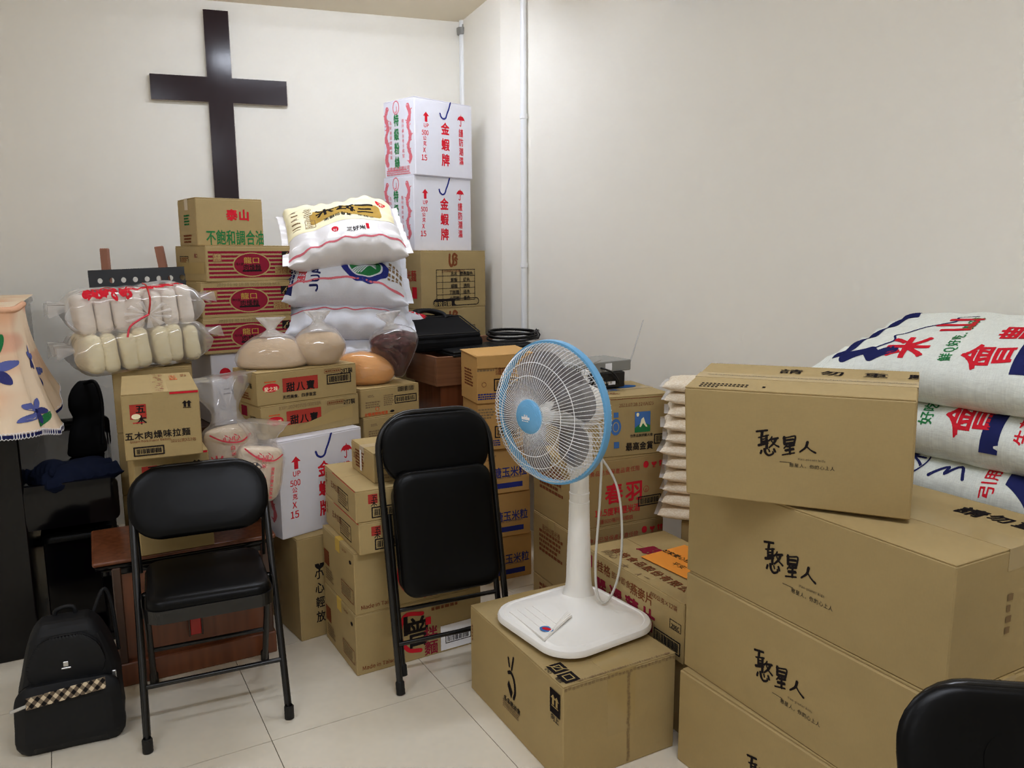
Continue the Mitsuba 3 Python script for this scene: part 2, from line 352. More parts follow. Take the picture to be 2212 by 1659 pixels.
# floor: a grout bed with each 60 cm tile its own piece
struct('floor', prism(room.buffer(0.09, join_style=2), 0.05, trimesh.transformations.translation_matrix([0, 0, -0.053])), 'grout')
TA = math.radians(29.9); tu, tv = np.array([math.cos(TA), math.sin(TA)]), np.array([-math.sin(TA), math.cos(TA)])
t0 = np.array([-0.760, 2.259])
for i in range(-9, 10):
    for j in range(-10, 7):
        q = Polygon([t0 + tu * (i * .6 + a) + tv * (j * .6 + b) for a, b in ((.0012, .0012), (.5988, .0012), (.5988, .5988), (.0012, .5988))]).intersection(room)
        if q.area < 0.002: continue
        key = key_for('floor__tile'); dz = rnd.uniform(-.0003, 0)
        scene[key] = mikit.ply(prism(q, 0.003, trimesh.transformations.translation_matrix([0, 0, -0.003 + dz])), 'mat_tile')
# ceiling lamps
for i, (x, y, w, d, r, e) in enumerate(LAMPS):
    k = thing('ceiling_lamp', ['tube lamp on the ceiling close to the back wall corner', 'ceiling tube lamp over the folding chair and piano side', 'ceiling tube lamp right above the viewer', 'wide ceiling tube lamp behind the viewer'][i], 'lamp')
    M = place(x, y, CEIL - 0.05, r)
    add(k, 'housing', rbox(w + .06, d + .05, .035, .006, (0, 0, .015)), 'pipe', M=M)
    add(k, 'end_cap', rbox(.02, d + .01, .055, .004, (-w / 2 - .012, 0, -.042)), 'pipe', M=M); add(k, 'end_cap', rbox(.02, d + .01, .055, .004, (w / 2 + .012, 0, -.042)), 'pipe', M=M)
    add(k, 'diffuser', rbox(w, d, .055, .02, (0, 0, -.0425), 2), 'pipe', M=M, emitter={'type': 'area', 'radiance': tex([e * c for c in LAMP_TINT])})
# cross
def cross():
    k = thing('cross', 'large dark glossy wooden cross hung on the cream back wall', 'cross')
    t = -1.655 + 0.0
    c = np.append(on_wall(0, 0.045), 0)
    zc = 2.345
    B = frame_to(np.append(on_wall(-3.0, 0), 0), np.append(_wt, 0), [0, 0, 1])
    x0 = 3.0
    def pl(cx, z0, zA, zB, z1, hw, aw):
        return Polygon([(cx - hw, z0), (cx + hw, z0), (cx + hw, zA), (cx + aw, zA), (cx + aw, zB), (cx + hw, zB), (cx + hw, z1), (cx - hw, z1), (cx - hw, zB), (cx - aw, zB), (cx - aw, zA), (cx - hw, zA)])
    g = pl(CROSS_X, 1.50, CROSS_Z - .0655, CROSS_Z + .0655, CROSS_Z + .409, .064, .350)
    S = WALL_D - 0.012
    o = np.append(_wn * (WALL_D - .012), 0)
    Fm = frame_to(o, np.append(_wt, 0), [0, 0, 1])
    add(k, 'backing', prism(g, 0.016), 'cross_edge', M=Fm)
    add(k, 'face_panel', prism(g.buffer(-0.0015, join_style=2), 0.008, trimesh.transformations.translation_matrix([0, 0, .0162])), 'cross', M=Fm)
    add(k, 'wall_mount', cat(*[bx(CROSS_X - .02, CROSS_X + .02, z - .02, z + .02, -.012, .0) for z in (1.7, 2.5)]), 'cross_edge', M=Fm)
CROSS_X, CROSS_Z = -0.130, 2.396
cross()
# conduits and the clamp at the ceiling
def conduit(label, p, z0, r, wob=0.0):
    pts = [[p[0] + wob * math.sin(z * 2.3), p[1], z] for z in np.linspace(z0, CEIL, 24)]
    k = thing('conduit_pipe', label, 'pipe'); add(k, 'pipe', tube(pts, r, 14), 'pipe', True)
    add(k, 'bracket', cat(*[lathe([(r, -.012), (r + .004, -.012), (r + .004, .012), (r, .012)], 16).apply_translation([p[0] + wob * math.sin(z * 2.3), p[1], z]) for z in (0.5, 1.45, 2.2)]), 'pipe')
    return k
nr = np.array([_rd[1], -_rd[0]])
conduit('white conduit pipe running up the right wall beside the protruding corner', C1 + _rd * 0.206 + nr * 0.018, 0.0, 0.016)
pc = C0 + np.array([0.012, -0.028])
k2 = conduit('white conduit pipe in the inner corner behind the white cartons', pc, 0.0, 0.019, 0.004)
add(k2, 'clamp', cat(lathe([(.02, -.02), (.032, -.018), (.034, .018), (.02, .02)], 18).apply_translation([pc[0], pc[1], 2.80]), bx(pc[0], pc[0] + .06, pc[1] - .02, pc[1] + .02, 2.795, 2.835), tube([[pc[0] + .045, pc[1], 2.77], [pc[0] + .045, pc[1], 2.85]], .006, 8)), 'grey_case')
k = thing('wall_unit', 'dark edged appliance mounted high on the right wall, cut by the top of the photo', 'air conditioner')
Mu = frame_to(np.append(C1 + _rd * 1.40 + nr * 0.0, 2.572), np.append(_rd, 0), [0, 0, 1])
add(k, 'casing', rbox(.6, .25, .10, .02, (0, .125, .004), 3), 'pipe', 30, M=Mu)
add(k, 'lower_lip', rbox(.56, .012, .08, .004, (0, -.004, .01)), 'grey_case', M=Mu)

# ------------------------------------------------------------------ cartons: the tall printed ones at the right
BRUSH = ([(598, 760), (662, 757)], [(632, 760), (630, 788)], [(610, 797), (670, 786)], [(626, 795), (629, 840)], [(658, 790), (661, 862)], [(632, 809), (652, 806)], [(632, 824), (652, 821)], [(612, 843), (664, 832)],
         [(692, 797), (684, 810), (672, 820)], [(682, 813), (728, 806)], [(716, 811), (704, 835), (676, 860)], [(690, 822), (708, 842), (734, 858)], [(629, 876), (624, 891)], [(648, 868), (655, 891), (674, 906), (700, 897), (699, 886)], [(673, 871), (679, 884)], [(706, 871), (713, 886)],
         [(767, 803), (770, 843)], [(761, 809), (800, 803), (833, 801), (827, 841)], [(776, 822), (821, 818)], [(772, 843), (826, 838)], [(783, 850), (767, 868)], [(785, 859), (826, 852)], [(778, 881), (822, 875)], [(758, 907), (829, 898)], [(801, 843), (803, 902)],
         [(906, 839), (896, 868), (863, 893)], [(900, 862), (926, 886), (954, 903)])
def planet(u0, v0, k):
    def fn(P):
        out = []
        for i, s in enumerate(BRUSH):
            q = [((x - 598) * .00038 * k, -((y - 752) - .13 * (x - 598)) * .00043 * k) for x, y in s]
            q = spline(q, 4) if len(q) > 2 else np.array(q); n = len(q)
            out.append(shapely.union_all([LineString(q[j:j + 2]).buffer((.0025 + .0009 * math.sin(2.1 * i + 2.2 * j / n)) * k) for j in range(n - 1)]))
        P.put(shapely.union_all(out), u0, v0, 'black')
        W = P.w; o = lambda x, y: (u0 + x * k / W, v0 + y * k / P.h)
        P.text('Han-planet kids', *o(.127, -.0625), .0068 * k, gap=.12).text('憨星人，你的心上人', *o(.128, -.0785), .0108 * k, gap=.06).rect(*o(.068, -.0755), .027 * k, .0012, 'black', 'lettering')
    return fn
def top_notice(P):
    P.text('請', .77, .82, .065, rot=0, bold=3).text('勿', .85, .835, .055, bold=3).text('重', .93, .84, .06, bold=3)
def top_dots(P):
    r = random.Random(3)
    for i in range(12):
        for j in range(3 if i < 5 else 2): P.rect(.07 + i * .019, .16 - j * .055, .0065, .0062, 'black', 'small_print')
    P.rect(.36, .12, .007, .010, 'black', 'small_print')
    P.rect(.52, .5, .49, .0018, 'black', 'seam')
    P.text('請勿重壓', .72, .80, .045, bold=2, sx=1.3, gap=.7)
MW = (.794, .44, .295)
big = 'big printed cartons at the right'
carton('large kraft carton with a black three-character logo, lowest of the right-hand stack, on the floor', .880, 1.925, -60, 0, MW, prints={'F': planet(.343, .604, 1.22)}, inset=.006)
carton('large kraft carton with a black three-character logo, third from the top of the right-hand stack', .888, 1.933, -62, .295, MW, prints={'F': planet(.349, .61, 1.22)}, inset=.006)
carton('large kraft carton with a black logo and taped top, right under the askew top carton', .891, 1.943, -61.7, .59, MW, prints={'F': planet(.368, .626, 1.22), 'T': top_notice, 'R': lambda P: P.small(.45, .5, .02, .1, 4, 'grey', 2)}, tw=.08)
carton('smaller kraft carton with a black logo set askew on top of the right-hand stack', .741, 1.964, -28, .906, (.519, .263, .287), prints={'F': planet(.341, .656, 1.0), 'T': top_dots}, tape='tape', rx=6.1, ry=-.9, drop=.06)
# ------------------------------------------------------------------ fan box, oat carton
def fan_box_front(P):
    P.put(affinity.scale(LineString(spline([(-.03, .045), (-.005, .055), (.022, .03), (.03, -.02), (.018, -.055)], 4)).buffer(.0075), .72, .72), .50, .53, 'black', 'emblem').put(LineString([(.0, .055), (.012, .10)]).buffer(.004).union(LineString([(-.015, .06), (-.022, .085)]).buffer(.004)).union(Polygon([(-.02, .01), (.005, -.02), (-.004, -.045), (-.028, -.01)])), .50, .52, 'black', 'emblem')
    P.text('多多慈幼會', .5, .33, .022, bold=1).small(.5, .25, .12, .03, 4, 'grey', 5)
    P.rect(.933, .78, .055, .075, 'black', 'sign').this_side_up(.933, .80, .032, 'kraft_ink').text('向上', .933, .64, .022, bold=2)
    P.small(.03, .7, .006, .06, 5, 'brown', 1)
def fan_box_top(P):
    for u in (.842, .94):
        P.rect(u, .1, .05, .05, 'black', 'sign')
        P.ring(u, .1, .03, .03, .004, 'kraft_ink', 'sign_mark').text('小心' if u < .9 else '輕放', u, .0 + .035, .016, bold=1)
    P.put(LineString([(-.024, -.024), (.024, .024)]).buffer(.002), .842, .1, 'kraft_ink', 'sign_mark')
    r = random.Random(4)
    for i in range(40): P.rect(.99, .08 + .022 * i, r.uniform(.002, .008), r.uniform(.003, .01), 'grey', 'torn_tape')
def fan_box_right(P):
    r = random.Random(8)
    for i in range(26): P.text(r.choice('封箱膠帶年祝福'), .565 + r.uniform(-.008, .008), .95 - i * .036, .012, 'grey', name='tape_print')
    for i in range(30): P.text(r.choice('封箱膠帶'), .02 + i * .033, .975 + r.uniform(-.008, .008), .011, 'grey', name='tape_print')
    P.rect(.03, .5, .012, .29, 'grey', 'torn_tape') if False else None
L_ = carton('kraft carton with a leaf logo and torn packing tape under the pedestal fan', .172, 2.39, -61.6, 0, (.602, .403, .31), prints={'F': fan_box_front, 'T': fan_box_top, 'R': fan_box_right}, tw=.1, drop=.2)
def oats_front(P):
    P.rect(.05, .78, .03, .045, 'maroon', 'emblem').text('桂格', .21, .83, .042, 'brown', bold=1).text('即沖即食', .4, .80, .028, 'brown').text('燕麥片', .61, .79, .042, 'brown', bold=1)
    P.text('嚴選薄片', .43, .48, .078, 'maroon', bold=3, gap=.2)
    P.text('800公克×12袋', .82, .87, .02, 'brown').ring(.93, .56, .055, .03, .002, 'black').text('296C', .93, .56, .018, 'black', bold=1).barcode(.86, .22, .13, .045)
def oats_top(P):
    P.text('嚴選薄片', .53, .56, .08, 'maroon', bold=3, gap=.2).text('桂格食品股份有限公司', .55, .23, .042, 'brown', bold=1, gap=.1)
    P.text('同心', .20, .12, .04, 'grey').text('大', .40, .06, .04, 'grey').text('人二', .58, .05, .035, 'grey')
carton('plain kraft carton propping up the oat carton behind the fan box', .56, 2.57, -62.5, 0, (.50, .33, .25), 'kraft_red', name='carton')
OK_, OM = carton('oat flake carton with maroon lettering and an orange paper on top', .552, 2.58, -62.5, .25, (.55, .356, .2), 'kraft_pale', prints={'F': oats_front, 'T': oats_top}, tape=None)
k = thing('paper_sheet', 'bright orange sheet with handwriting lying on the oat flake carton', 'paper')
Mp = OM @ place(.05, .045, .2046, 4); pg = trimesh.creation.box([.297, .21, .0008])
add(k, 'sheet', pg, 'ink_paper_orange', M=Mp)
PP = Print(.297, .21); PP.text('如家愛心包', .22, .55, .028, bold=1).text('彩虹教會', .62, .78, .03).text('弟兄姊妹', .72, .55, .03).text('謝謝', .8, .3, .028).text('平安', .45, .3, .03)
PP.build(k, Mp @ trimesh.transformations.translation_matrix([-.1485, -.105, .0006]), .0003)
# ------------------------------------------------------------------ noodle cartons in the middle
def mix_front(P):
    P.text('Made in Taiwan', .18, .13, .02, 'brown', bold=1)
    P.put(LineString(spline([(.04, .07), (-.03, .075), (-.05, 0), (-.02, -.06), (.03, -.075)], 6)).buffer(.008), .43, .47, 'red', 'brush_ring')
    P.text('曾', .47, .60, .125, bold=1, sx=.85).text('拌麵', .575, .33, .058, 'maroon', bold=1, vert=True).rect(.375, .62, .016, .075, 'black', 'stamp').rect(.555, .62, .022, .03, 'red', 'stamp')
    P.small(.70, .80, .12, .02, 1, 'brown', 7)
    P.rect(.80, .25, .15, .1, 'white', 'shipping_label').barcode(.80, .24, .11, .045, .003)
def mix_left(P):
    P.rect(.12, .5, .06, .06, 'brown', 'stamp').small(.2, .22, .09, .05, 5, 'grey', 3).text('Noodle', .72, .93, .014, 'brown').ell(.9, .81, .02, .014, 'black', 'emblem').ring(.78, .27, .13, .055, .003, 'brown').small(.78, .27, .11, .04, 5, 'grey', 8)
carton('kraft mixed-noodle carton with brushed black and red lettering standing on the floor', -.436, 2.921, 30.7, 0, (.51, .354, .233), prints={'F': mix_front, 'L': mix_left}, tape='tape_yellow')
carton('kraft mixed-noodle carton with yellow tape, second from the floor behind the folded chair', -.434, 2.922, 30.9, .233, (.51, .354, .233), prints={'F': mix_front, 'L': mix_left}, tape='tape_yellow')
def wumu(P, n=0):
    P.rect(.16, .70, .034, .034, 'dred', 'emblem').text('五', .175, .78, .024, bold=2).text('木', .17, .60, .024, bold=2).text('中', .36, .7, .012).barcode(.30, .27, .12, .04, .004)
def wumu_left(P):
    P.text('五木', .06, .65, .025, 'brown', vert=True).text('五木拉麵', .36, .62, .03, 'brown').ring(.62, .42, .13, .06, .003, 'black').small(.62, .42, .11, .045, 5, 'grey', 4).rect(.78, .985, .4, .004, 'red', 'stripe')
carton('flat noodle carton with a red and black emblem, under a slightly turned twin', -.466, 2.891, 29.2, .466, (.387, .409, .116), 'kraft_pale', prints={'F': wumu, 'L': wumu_left}, tape=None)
carton('flat noodle carton with a red edge line carrying the small taped carton', -.468, 2.892, 27.8, .582, (.387, .409, .116), 'kraft_pale', prints={'F': wumu, 'L': wumu_left}, tape=None)
carton('small taped noodle carton half hidden by the folded chair back', -.449, 2.887, 28.7, .698, (.244, .257, .11), 'kraft_pale', prints={'L': lambda P: P.small(.4, .5, .1, .07, 6, 'brown', 2).rect(.45, .5, .02, .08, 'tape_x' if False else 'white', 'tape_piece').text('五木', .2, .6, .025, 'brown'), 'F': lambda P: P.this_side_up(.15, .62, .026).small(.2, .2, .06, .02, 2, 'grey', 9), 'T': lambda P: P.text('乙', .45, .5, .06, 'orange', bold=2)}, tape='tape_grey')
# ------------------------------------------------------------------ glass noodle carton and sweet congee cartons
def shrimp_front(P):
    P.up(.19, .76, .050).text('UP', .19, .665, .026, 'red', bold=1).text('500', .17, .575, .031, 'red', bold=2, sx=.9).text('公克', .16, .465, .024, 'red', bold=1, vert=True, gap=.12).text('X', .15, .35, .032, 'red', bold=2).text('15', .145, .255, .037, 'red', bold=2)
    P.text('金蝦牌', .515, .47, .064, 'red', bold=3, sx=.9, vert=True, gap=.25).umbrella(.80, .77, .052).text('謹防潮濕', .795, .45, .044, 'red', bold=1, sx=.75, vert=True, gap=.1).tick(.53, .84, .08)
def shrimp_left(P):
    r = random.Random(2)
    for s, u in ((-1, .1), (1, .82)):
        for i in range(34):
            v = .17 + i * .022; x = u + .035 * math.sin(i * .5) * s
            P.put(Point(0, 0).buffer(r.uniform(.008, .015), 3).difference(Point(r.uniform(-.004, .004), .003).buffer(r.uniform(.003, .006), 3)), x, v, 'pink', 'dragon_pattern')
            P.put(LineString([(0, 0), (r.uniform(-.024, .024), r.uniform(-.006, .016))]).buffer(.0022, 2), x, v, 'pink', 'dragon_pattern')
    P.ell(.42, .90, .055, .07, 'pink', 'emblem', .005).text('J', .42, .90, .04, 'pink', bold=2)
    P.text('特級粉絲', .42, .5, .062, 'green', bold=3, sx=.7, vert=True, gap=.15).text('品質保證營養豐富', .23, .5, .02, 'pink', vert=True, gap=.25).text('用料實在老少咸宜', .63, .5, .02, 'pink', vert=True, gap=.25)
    P.text('光亮食品有限公司', .45, .115, .024, 'pink', bold=1).small(.45, .055, .2, .03, 3, 'pink', 3)
def careful_front(P):
    P.glass(.27, .70, .05).text('小心輕放', .26, .44, .048, 'black', bold=2, sx=.8, vert=True, gap=.25)
    P.ring(.58, .42, .11, .30, .0025, 'black', 'table_frame')
    for i in range(6): P.text(('蘭花麵', '陽春麵', '雞香麵', '意麵', '櫻仔麵', '藥膳麵')[i], .60, .74 - i * .125, .026, 'black', bold=1, sx=.8)
    for i in range(5): P.rect(.58, .68 - i * .125, .11, .0025, 'black', 'table_frame')
carton('tall kraft carton with a glass sign and handle-with-care text, under the white noodle carton', -.823, 3.153, 37.5, 0, (.326, .387, .421), prints={'F': careful_front}, tape=None)
carton('white glass noodle carton with a blue tick, carrying the two dessert congee cartons', -.873, 3.149, 46, .421, (.378, .33, .387), 'carton_white', prints={'F': shrimp_front, 'L': shrimp_left}, tape=None)
def congee(torn):
    def fn(P):
        P.ell(.13, .52, .068, .034, 'red', 'emblem').text('愛之味', .13, .52, .019, 'cream', bold=1).small(.13, .70, .05, .008, 1, 'orange', 4)
        P.rect(.415, .55, .150, .054, 'dred', 'title_panel').text('甜八寶', .415, .55, .037, 'black', bold=3, gap=.15)
        P.text('2打裝', .895, .83, .022, 'black', bold=2).ring(.745, .83, .075, .016, .0015, 'brown').small(.745, .83, .065, .009, 1, 'brown', 6)
        if torn:
            P.put(Polygon([(-.12, -.052), (.14, -.03), (.14, .022), (.05, .012), (-.01, -.008), (-.1, -.03)]), .6, .5, 'kraft_ink', 'torn_patch').text('EXP.20240705 06033A', .38, .92, .018, 'grey')
        else: P.barcode(.81, .57, .11, .04, .004, seed=3).text('天然美食．四季皆宜', .40, .22, .016, 'black', bold=1)
    return fn
cl = lambda P: P.rect(.35, .76, .05, .04, 'maroon', 'title_panel').text('2打裝', .68, .62, .022, 'black', bold=1).small(.5, .25, .1, .03, 3, 'brown', 4)
carton('dessert congee carton with a torn strip and an expiry date, on the white carton', -.872, 3.159, 43.1, .808, (.43, .221, .129), prints={'F': congee(True), 'L': cl}, tape=None)
carton('dessert congee carton with a red title panel carrying two flour bags', -.879, 3.162, 41.9, .937, (.43, .221, .129), prints={'F': congee(False), 'L': cl}, tape=None)
# ------------------------------------------------------------------ small cartons under the orange meal bag
def soup(P):
    P.small(.17, .72, .03, .012, 2, 'grey', 1).small(.2, .42, .07, .03, 3, 'grey', 2).small(.47, .52, .05, .05, 6, 'grey', 4).barcode(.77, .86, .08, .022, 0, seed=5).barcode(.76, .5, .11, .036, .004, seed=6).text('台糖海帶味噌湯', .25, .12, .016, 'orange', bold=1).ell(.27, .25, .018, .018, 'orange', 'emblem', .002).ell(.52, .11, .02, .01, 'black', 'emblem')
carton('plain kraft carton hidden under the small soup cartons', -.62, 3.48, 37, 0, (.30, .30, .701), 'kraft_red', tape=None)
carton('small kraft carton with sparse print, under its twin beside the wooden lectern', -.603, 3.462, 36.6, .701, (.286, .30, .123), 'kraft_pale', prints={'F': soup}, tape=None)
EK, EM = carton('small kraft carton with barcodes and orange lettering, under the bags of beans and orange meal', -.617, 3.468, 37.6, .824, (.286, .30, .123), 'kraft_pale', prints={'F': soup, 'T': lambda P: P.rect(.7, .5, .06, .2, 'kraft_ink', 'patch')}, tape=None)
# ------------------------------------------------------------------ stack with the white glass noodle cartons near the corner
def sun_front(P):
    P.put(LineString(spline([(-.018, .03), (-.02, -.01), (-.008, -.03), (.006, -.012), (.004, .02), (.014, .034), (.03, .024)], 5)).buffer(.0065).union(LineString(spline([(.034, .006), (.022, .014), (.018, .004), (.028, -.006), (.026, -.02), (.012, -.026)], 4)).buffer(.005)), .47, .83, 'brown', 'emblem').text('日光製麵股份有限公司', .48, .66, .016, 'brown')
    P.ring(.52, .40, .27, .215 * .78, .003, 'black', 'table_frame')
    for i, (a, b) in enumerate((('品名', '膠帶顏色'), ('粗麵', '紅色'), ('細麵', '透明'), ('刀削麵', '綠色'), ('小型麵', '黃色'))):
        v = .615 - i * .108; P.text(a, .49, v, .026, 'black', bold=1, sx=.9).text(b, .685, v, .026, 'black', bold=1, sx=.9)
        if i: P.rect(.52, v + .054, .27, .0025, 'black', 'table_frame')
    for u in (.31, .58): P.rect(u, .40, .0025, .215 * .78, 'black', 'table_frame')
    g = LineString([(-.13, 0), (.15, 0)]).buffer(.02, 8); h = LineString([(.01, 0), (.15, 0)]).buffer(.016, 8)
    P.put(g.difference(h), .50, .06 + .04, 'black', 'date_bar').text('有效日期', .305, .10, .031, 'kraft_ink', bold=2, name='date_lettering')
def sun_left(P): P.text('光富日光麵', .60, .62, .062, 'dred', bold=2, sx=.75).rect(.85, .28, .04, .06, 'red', 'stamp').ring(.72, .28, .04, .06, .002, 'red')
GW, WW = (.449, .39, .3055), (.398, .26, .388)
for i in range(3): carton(('plain kraft carton at floor level hidden beneath the corner stack', 'second carton from the floor hidden in the corner stack', 'third carton from the floor hidden in the corner stack')[i], -.443, 4.43, 43.4, i * .3055, GW, prints={}, tape='tape')
carton('kraft noodle carton partly behind the black laptop bag, under its twin with the table print', -.444, 4.43, 43.3, 3 * .3055, GW, prints={'F': sun_front, 'L': sun_left})
carton('kraft noodle carton with a printed colour table, right under the white cartons', -.442, 4.432, 43.6, 4 * .3055, GW, prints={'F': sun_front, 'L': sun_left})
carton('white glass noodle carton with red dragons, lower of the two high in the corner', -.455, 4.425, 44.6, 5 * .3055, WW, 'carton_white', prints={'F': shrimp_front, 'L': shrimp_left}, tape=None)
carton('white glass noodle carton with red dragons, topmost in the corner stack', -.444, 4.418, 45.6, 5 * .3055 + .388, WW, 'carton_white', prints={'F': shrimp_front, 'L': shrimp_left}, tape=None)
# ------------------------------------------------------------------ sweetcorn cartons
def corn(kind):
    def fn(P):
        if kind < 2:
            P.small(.15, .78, .08, .05, 4, 'grey', kind).barcode(.5, .68, .09, .04, 0, 'brown', 2).barcode(.52, .38, .12, .055, .005, 'black', 3).ell(.12, .4, .022, .022, 'brown', 'emblem', .002).small(.2, .15, .1, .03, 3, 'blue', 5)
        else:
            P.text('Premium Sweet', .2, .86, .012, 'brown').text('Kern Corn', .17, .78, .012, 'brown').text('台糖玉米粒', .55, .52, .050, 'blue', bold=2, sx=.85).text('CANNED SWEET CORN KERNELS', .52, .36, .0115, 'navy').rect(.58, .17, .15, .024, 'blue', 'stripe').ell(.12, .14, .018, .022, 'brown', 'emblem', .002)
    return fn
HW = (.265, .23, .214)
hs = ('sweetcorn carton at floor level beside the folded chair', 'sweetcorn carton second from the floor beside the folded chair', 'sweetcorn carton with blue lettering, third from the floor beside the folded chair', 'orange kraft carton with barcodes, under the carton with the open lid', 'orange kraft carton with a loose lid at the top of the sweetcorn stack')
for i, (x, y, a) in enumerate(((-.082, 3.60, 27), (-.086, 3.585, 25), (-.09, 3.57, 24.5), (-.066, 3.555, 20), (-.070, 3.545, 21))):
    kk, HM = carton(hs[i], x, y, a, i * .214, HW, 'kraft_orange', prints={'F': corn(0 if i == 4 else 1 if i == 3 else 2), 'L': lambda P: P.small(.5, .5, .12, .08, 6, 'brown', 3)}, tape=None, flaps=False)
add(kk, 'loose_lid', hull(rbox(.273, .238, .004, .001).vertices.tolist()), 'kraft_orange', M=HM @ place(0.0, .0, .2145, 0, 2.0, -1.5))
add(kk, 'front_lip', rbox(.268, .003, .055, .001), 'kraft_orange', M=HM @ place(0, -.1235, .158, 0, -7))
# ------------------------------------------------------------------ rice wine cartons and the prize carton
def wine(P):
    P.text('食品已投保產品責任險', .45, .84, .022, 'dred', gap=.05).text('春羽', .55, .56, .084, 'red', bold=3, gap=.12).ell(.79, .48, .026, .026, 'dred', 'emblem', .002).text('R', .79, .48, .016, 'dred')
    P.text('19.5度料理米酒', .48, .25, .034, 'red', bold=2, sx=.9).text('淨重600毫升24瓶裝', .45, .10, .02, 'dred').barcode(.83, .30, .11, .04, .004)
    P.glass(.87, .86, .032, 'red').this_side_up(.955, .865, .022, 'red').ell(.78, .86, .025, .028, 'red', 'emblem')
def wine_left(P): P.small(.5, .6, .2, .1, 5, 'brown', 2).text('春羽料理米酒', .5, .85, .025, 'brown')
def prize(P):
    P.text('有效日期', .22, .87, .014, 'brown').text('2023.07.28.12 6A025', .62, .87, .018, 'brown', sx=.9).rect(.5, .955, .42, .002, 'brown', 'line')
    P.ell(.40, .5, .045, .065, 'skyblue', 'medal').ell(.40, .5, .028, .04, 'kraft_ink', 'medal', .003).rect(.40, .70, .02, .02, 'skyblue', 'ribbon').rect(.41, .2, .022, .025, 'skyblue', 'ribbon')
    P.rect(.69, .57, .068, .075, 'skyblue', 'picture').put(Polygon([(-.034, -.03), (.034, -.03), (.034, -.005), (.0, .01), (-.034, -.012)]), .69, .51, 'green', 'picture').put(Polygon([(-.006, .01), (.004, .018), (.012, -.005), (.022, -.022), (.014, -.022), (.002, -.006), (-.008, -.022), (-.014, -.02)]), .69, .56, 'cream', 'picture').ell(.635, .68, .012, .016, 'cream', 'picture')
    P.text('世界品質評鑑大會', .68, .345, .0125, 'black', bold=1).text('最高金賞', .66, .19, .034, 'black', bold=1, sx=.9).barcode(.92, .25, .08, .04, .004)
IW, IW1 = (.431, .315, .266), (.40, .337, .24)
carton('rice wine carton at floor level behind the fan column', .348, 3.107, 25.5, 0, (.431, .315, .187), 'kraft_red', prints={'L': wine_left}, tape=None)
carton('rice wine carton with red print, half hidden behind the oat carton', .348, 3.107, 25.5, .187, IW, 'kraft_red', prints={'F': wine, 'L': wine_left})
carton('rice wine carton with two large red characters behind the fan column', .350, 3.113, 25.5, .453, IW, 'kraft_red', prints={'F': wine, 'L': wine_left})
IK, IM = carton('kraft carton with a medal and a small blue picture, carrying the two electronic boxes', .385, 3.165, 19, .719, IW1, 'kraft', prints={'F': prize, 'T': lambda P: P.text('生活泡沫', .35, .45, .05, 'skyblue', bold=2).ell(.7, .6, .14, .07, 'skyblue', 'emblem').text('綠色', .4, .2, .04, 'brown')})
# ------------------------------------------------------------------ ramen cartons on the front lectern, oil and striped cartons
def ramen(P):
    P.rect(.20, .73, .05, .05, 'dred', 'emblem').text('五', .23, .80, .03, bold=4).text('木', .235, .64, .032, bold=4).ell(.17, .66, .028, .018, 'cream', 'emblem_bowl').small(.21, .565, .04, .006, 1, 'red', 3)
    P.text('五木肉燥味拉麵', .43, .40, .028, 'black', bold=2, gap=.05).text('Steam Pork Flavor Ramen', .33, .295, .0105, 'brown').text('321公克X12包', .75, .26, .013, 'brown')
    P.barcode(.30, .13, .095, .032, .004).this_side_up(.83, .80, .022).rect(.80, .975, .09, .007, 'red', 'stripe')
def ramen_top(P):
    P.text('五木拉麵', .72, .72, .03, 'orange', vert=True, gap=.1).small(.88, .8, .02, .06, 5, 'brown', 2)
    r = random.Random(1)
    for i in range(22): P.text(r.choice('五木拉麵'), .5 + r.uniform(-.06, .06), .05 + i * .043, .014, 'maroon', name='tape_print')
AW = (.242, .46, .227)
carton('ramen carton on the front lectern mostly hidden by the chair back', -1.30, 2.87, 29, .471, (.242, .46, .354), 'kraft', prints={'F': lambda P: (P.rect(.20, .83, .05, .05, 'dred', 'emblem').text('五', .23, .88, .03, bold=4).text('木', .235, .775, .032, bold=4).this_side_up(.83, .88, .022).rect(.80, .985, .09, .007, 'red', 'stripe').text('五木肉燥味拉麵', .43, .6, .028, bold=2))}, tape='tape', along='y')
carton('ramen carton with Chinese title and barcode, on top of its twin on the front lectern', -1.286, 2.823, 25.7, .825, AW, 'kraft', prints={'F': ramen, 'T': ramen_top}, tape='tape', along='y', drop=.02)
for i in range(4): carton(('bottom carton of the hidden pile behind the ramen cartons', 'second carton of the hidden pile behind the ramen cartons', 'third carton of the hidden pile behind the ramen cartons', 'kraft carton with red logo behind the ramen cartons, under the noodle bags')[i], -1.53, 3.33, 22, i * .2625, (.30, .26, .2625), 'kraft', prints={'F': lambda P: P.text('五木', .3, .8, .05, 'red', bold=3).text('拉麵', .6, .85, .04, 'maroon', bold=2)} if i == 3 else {})
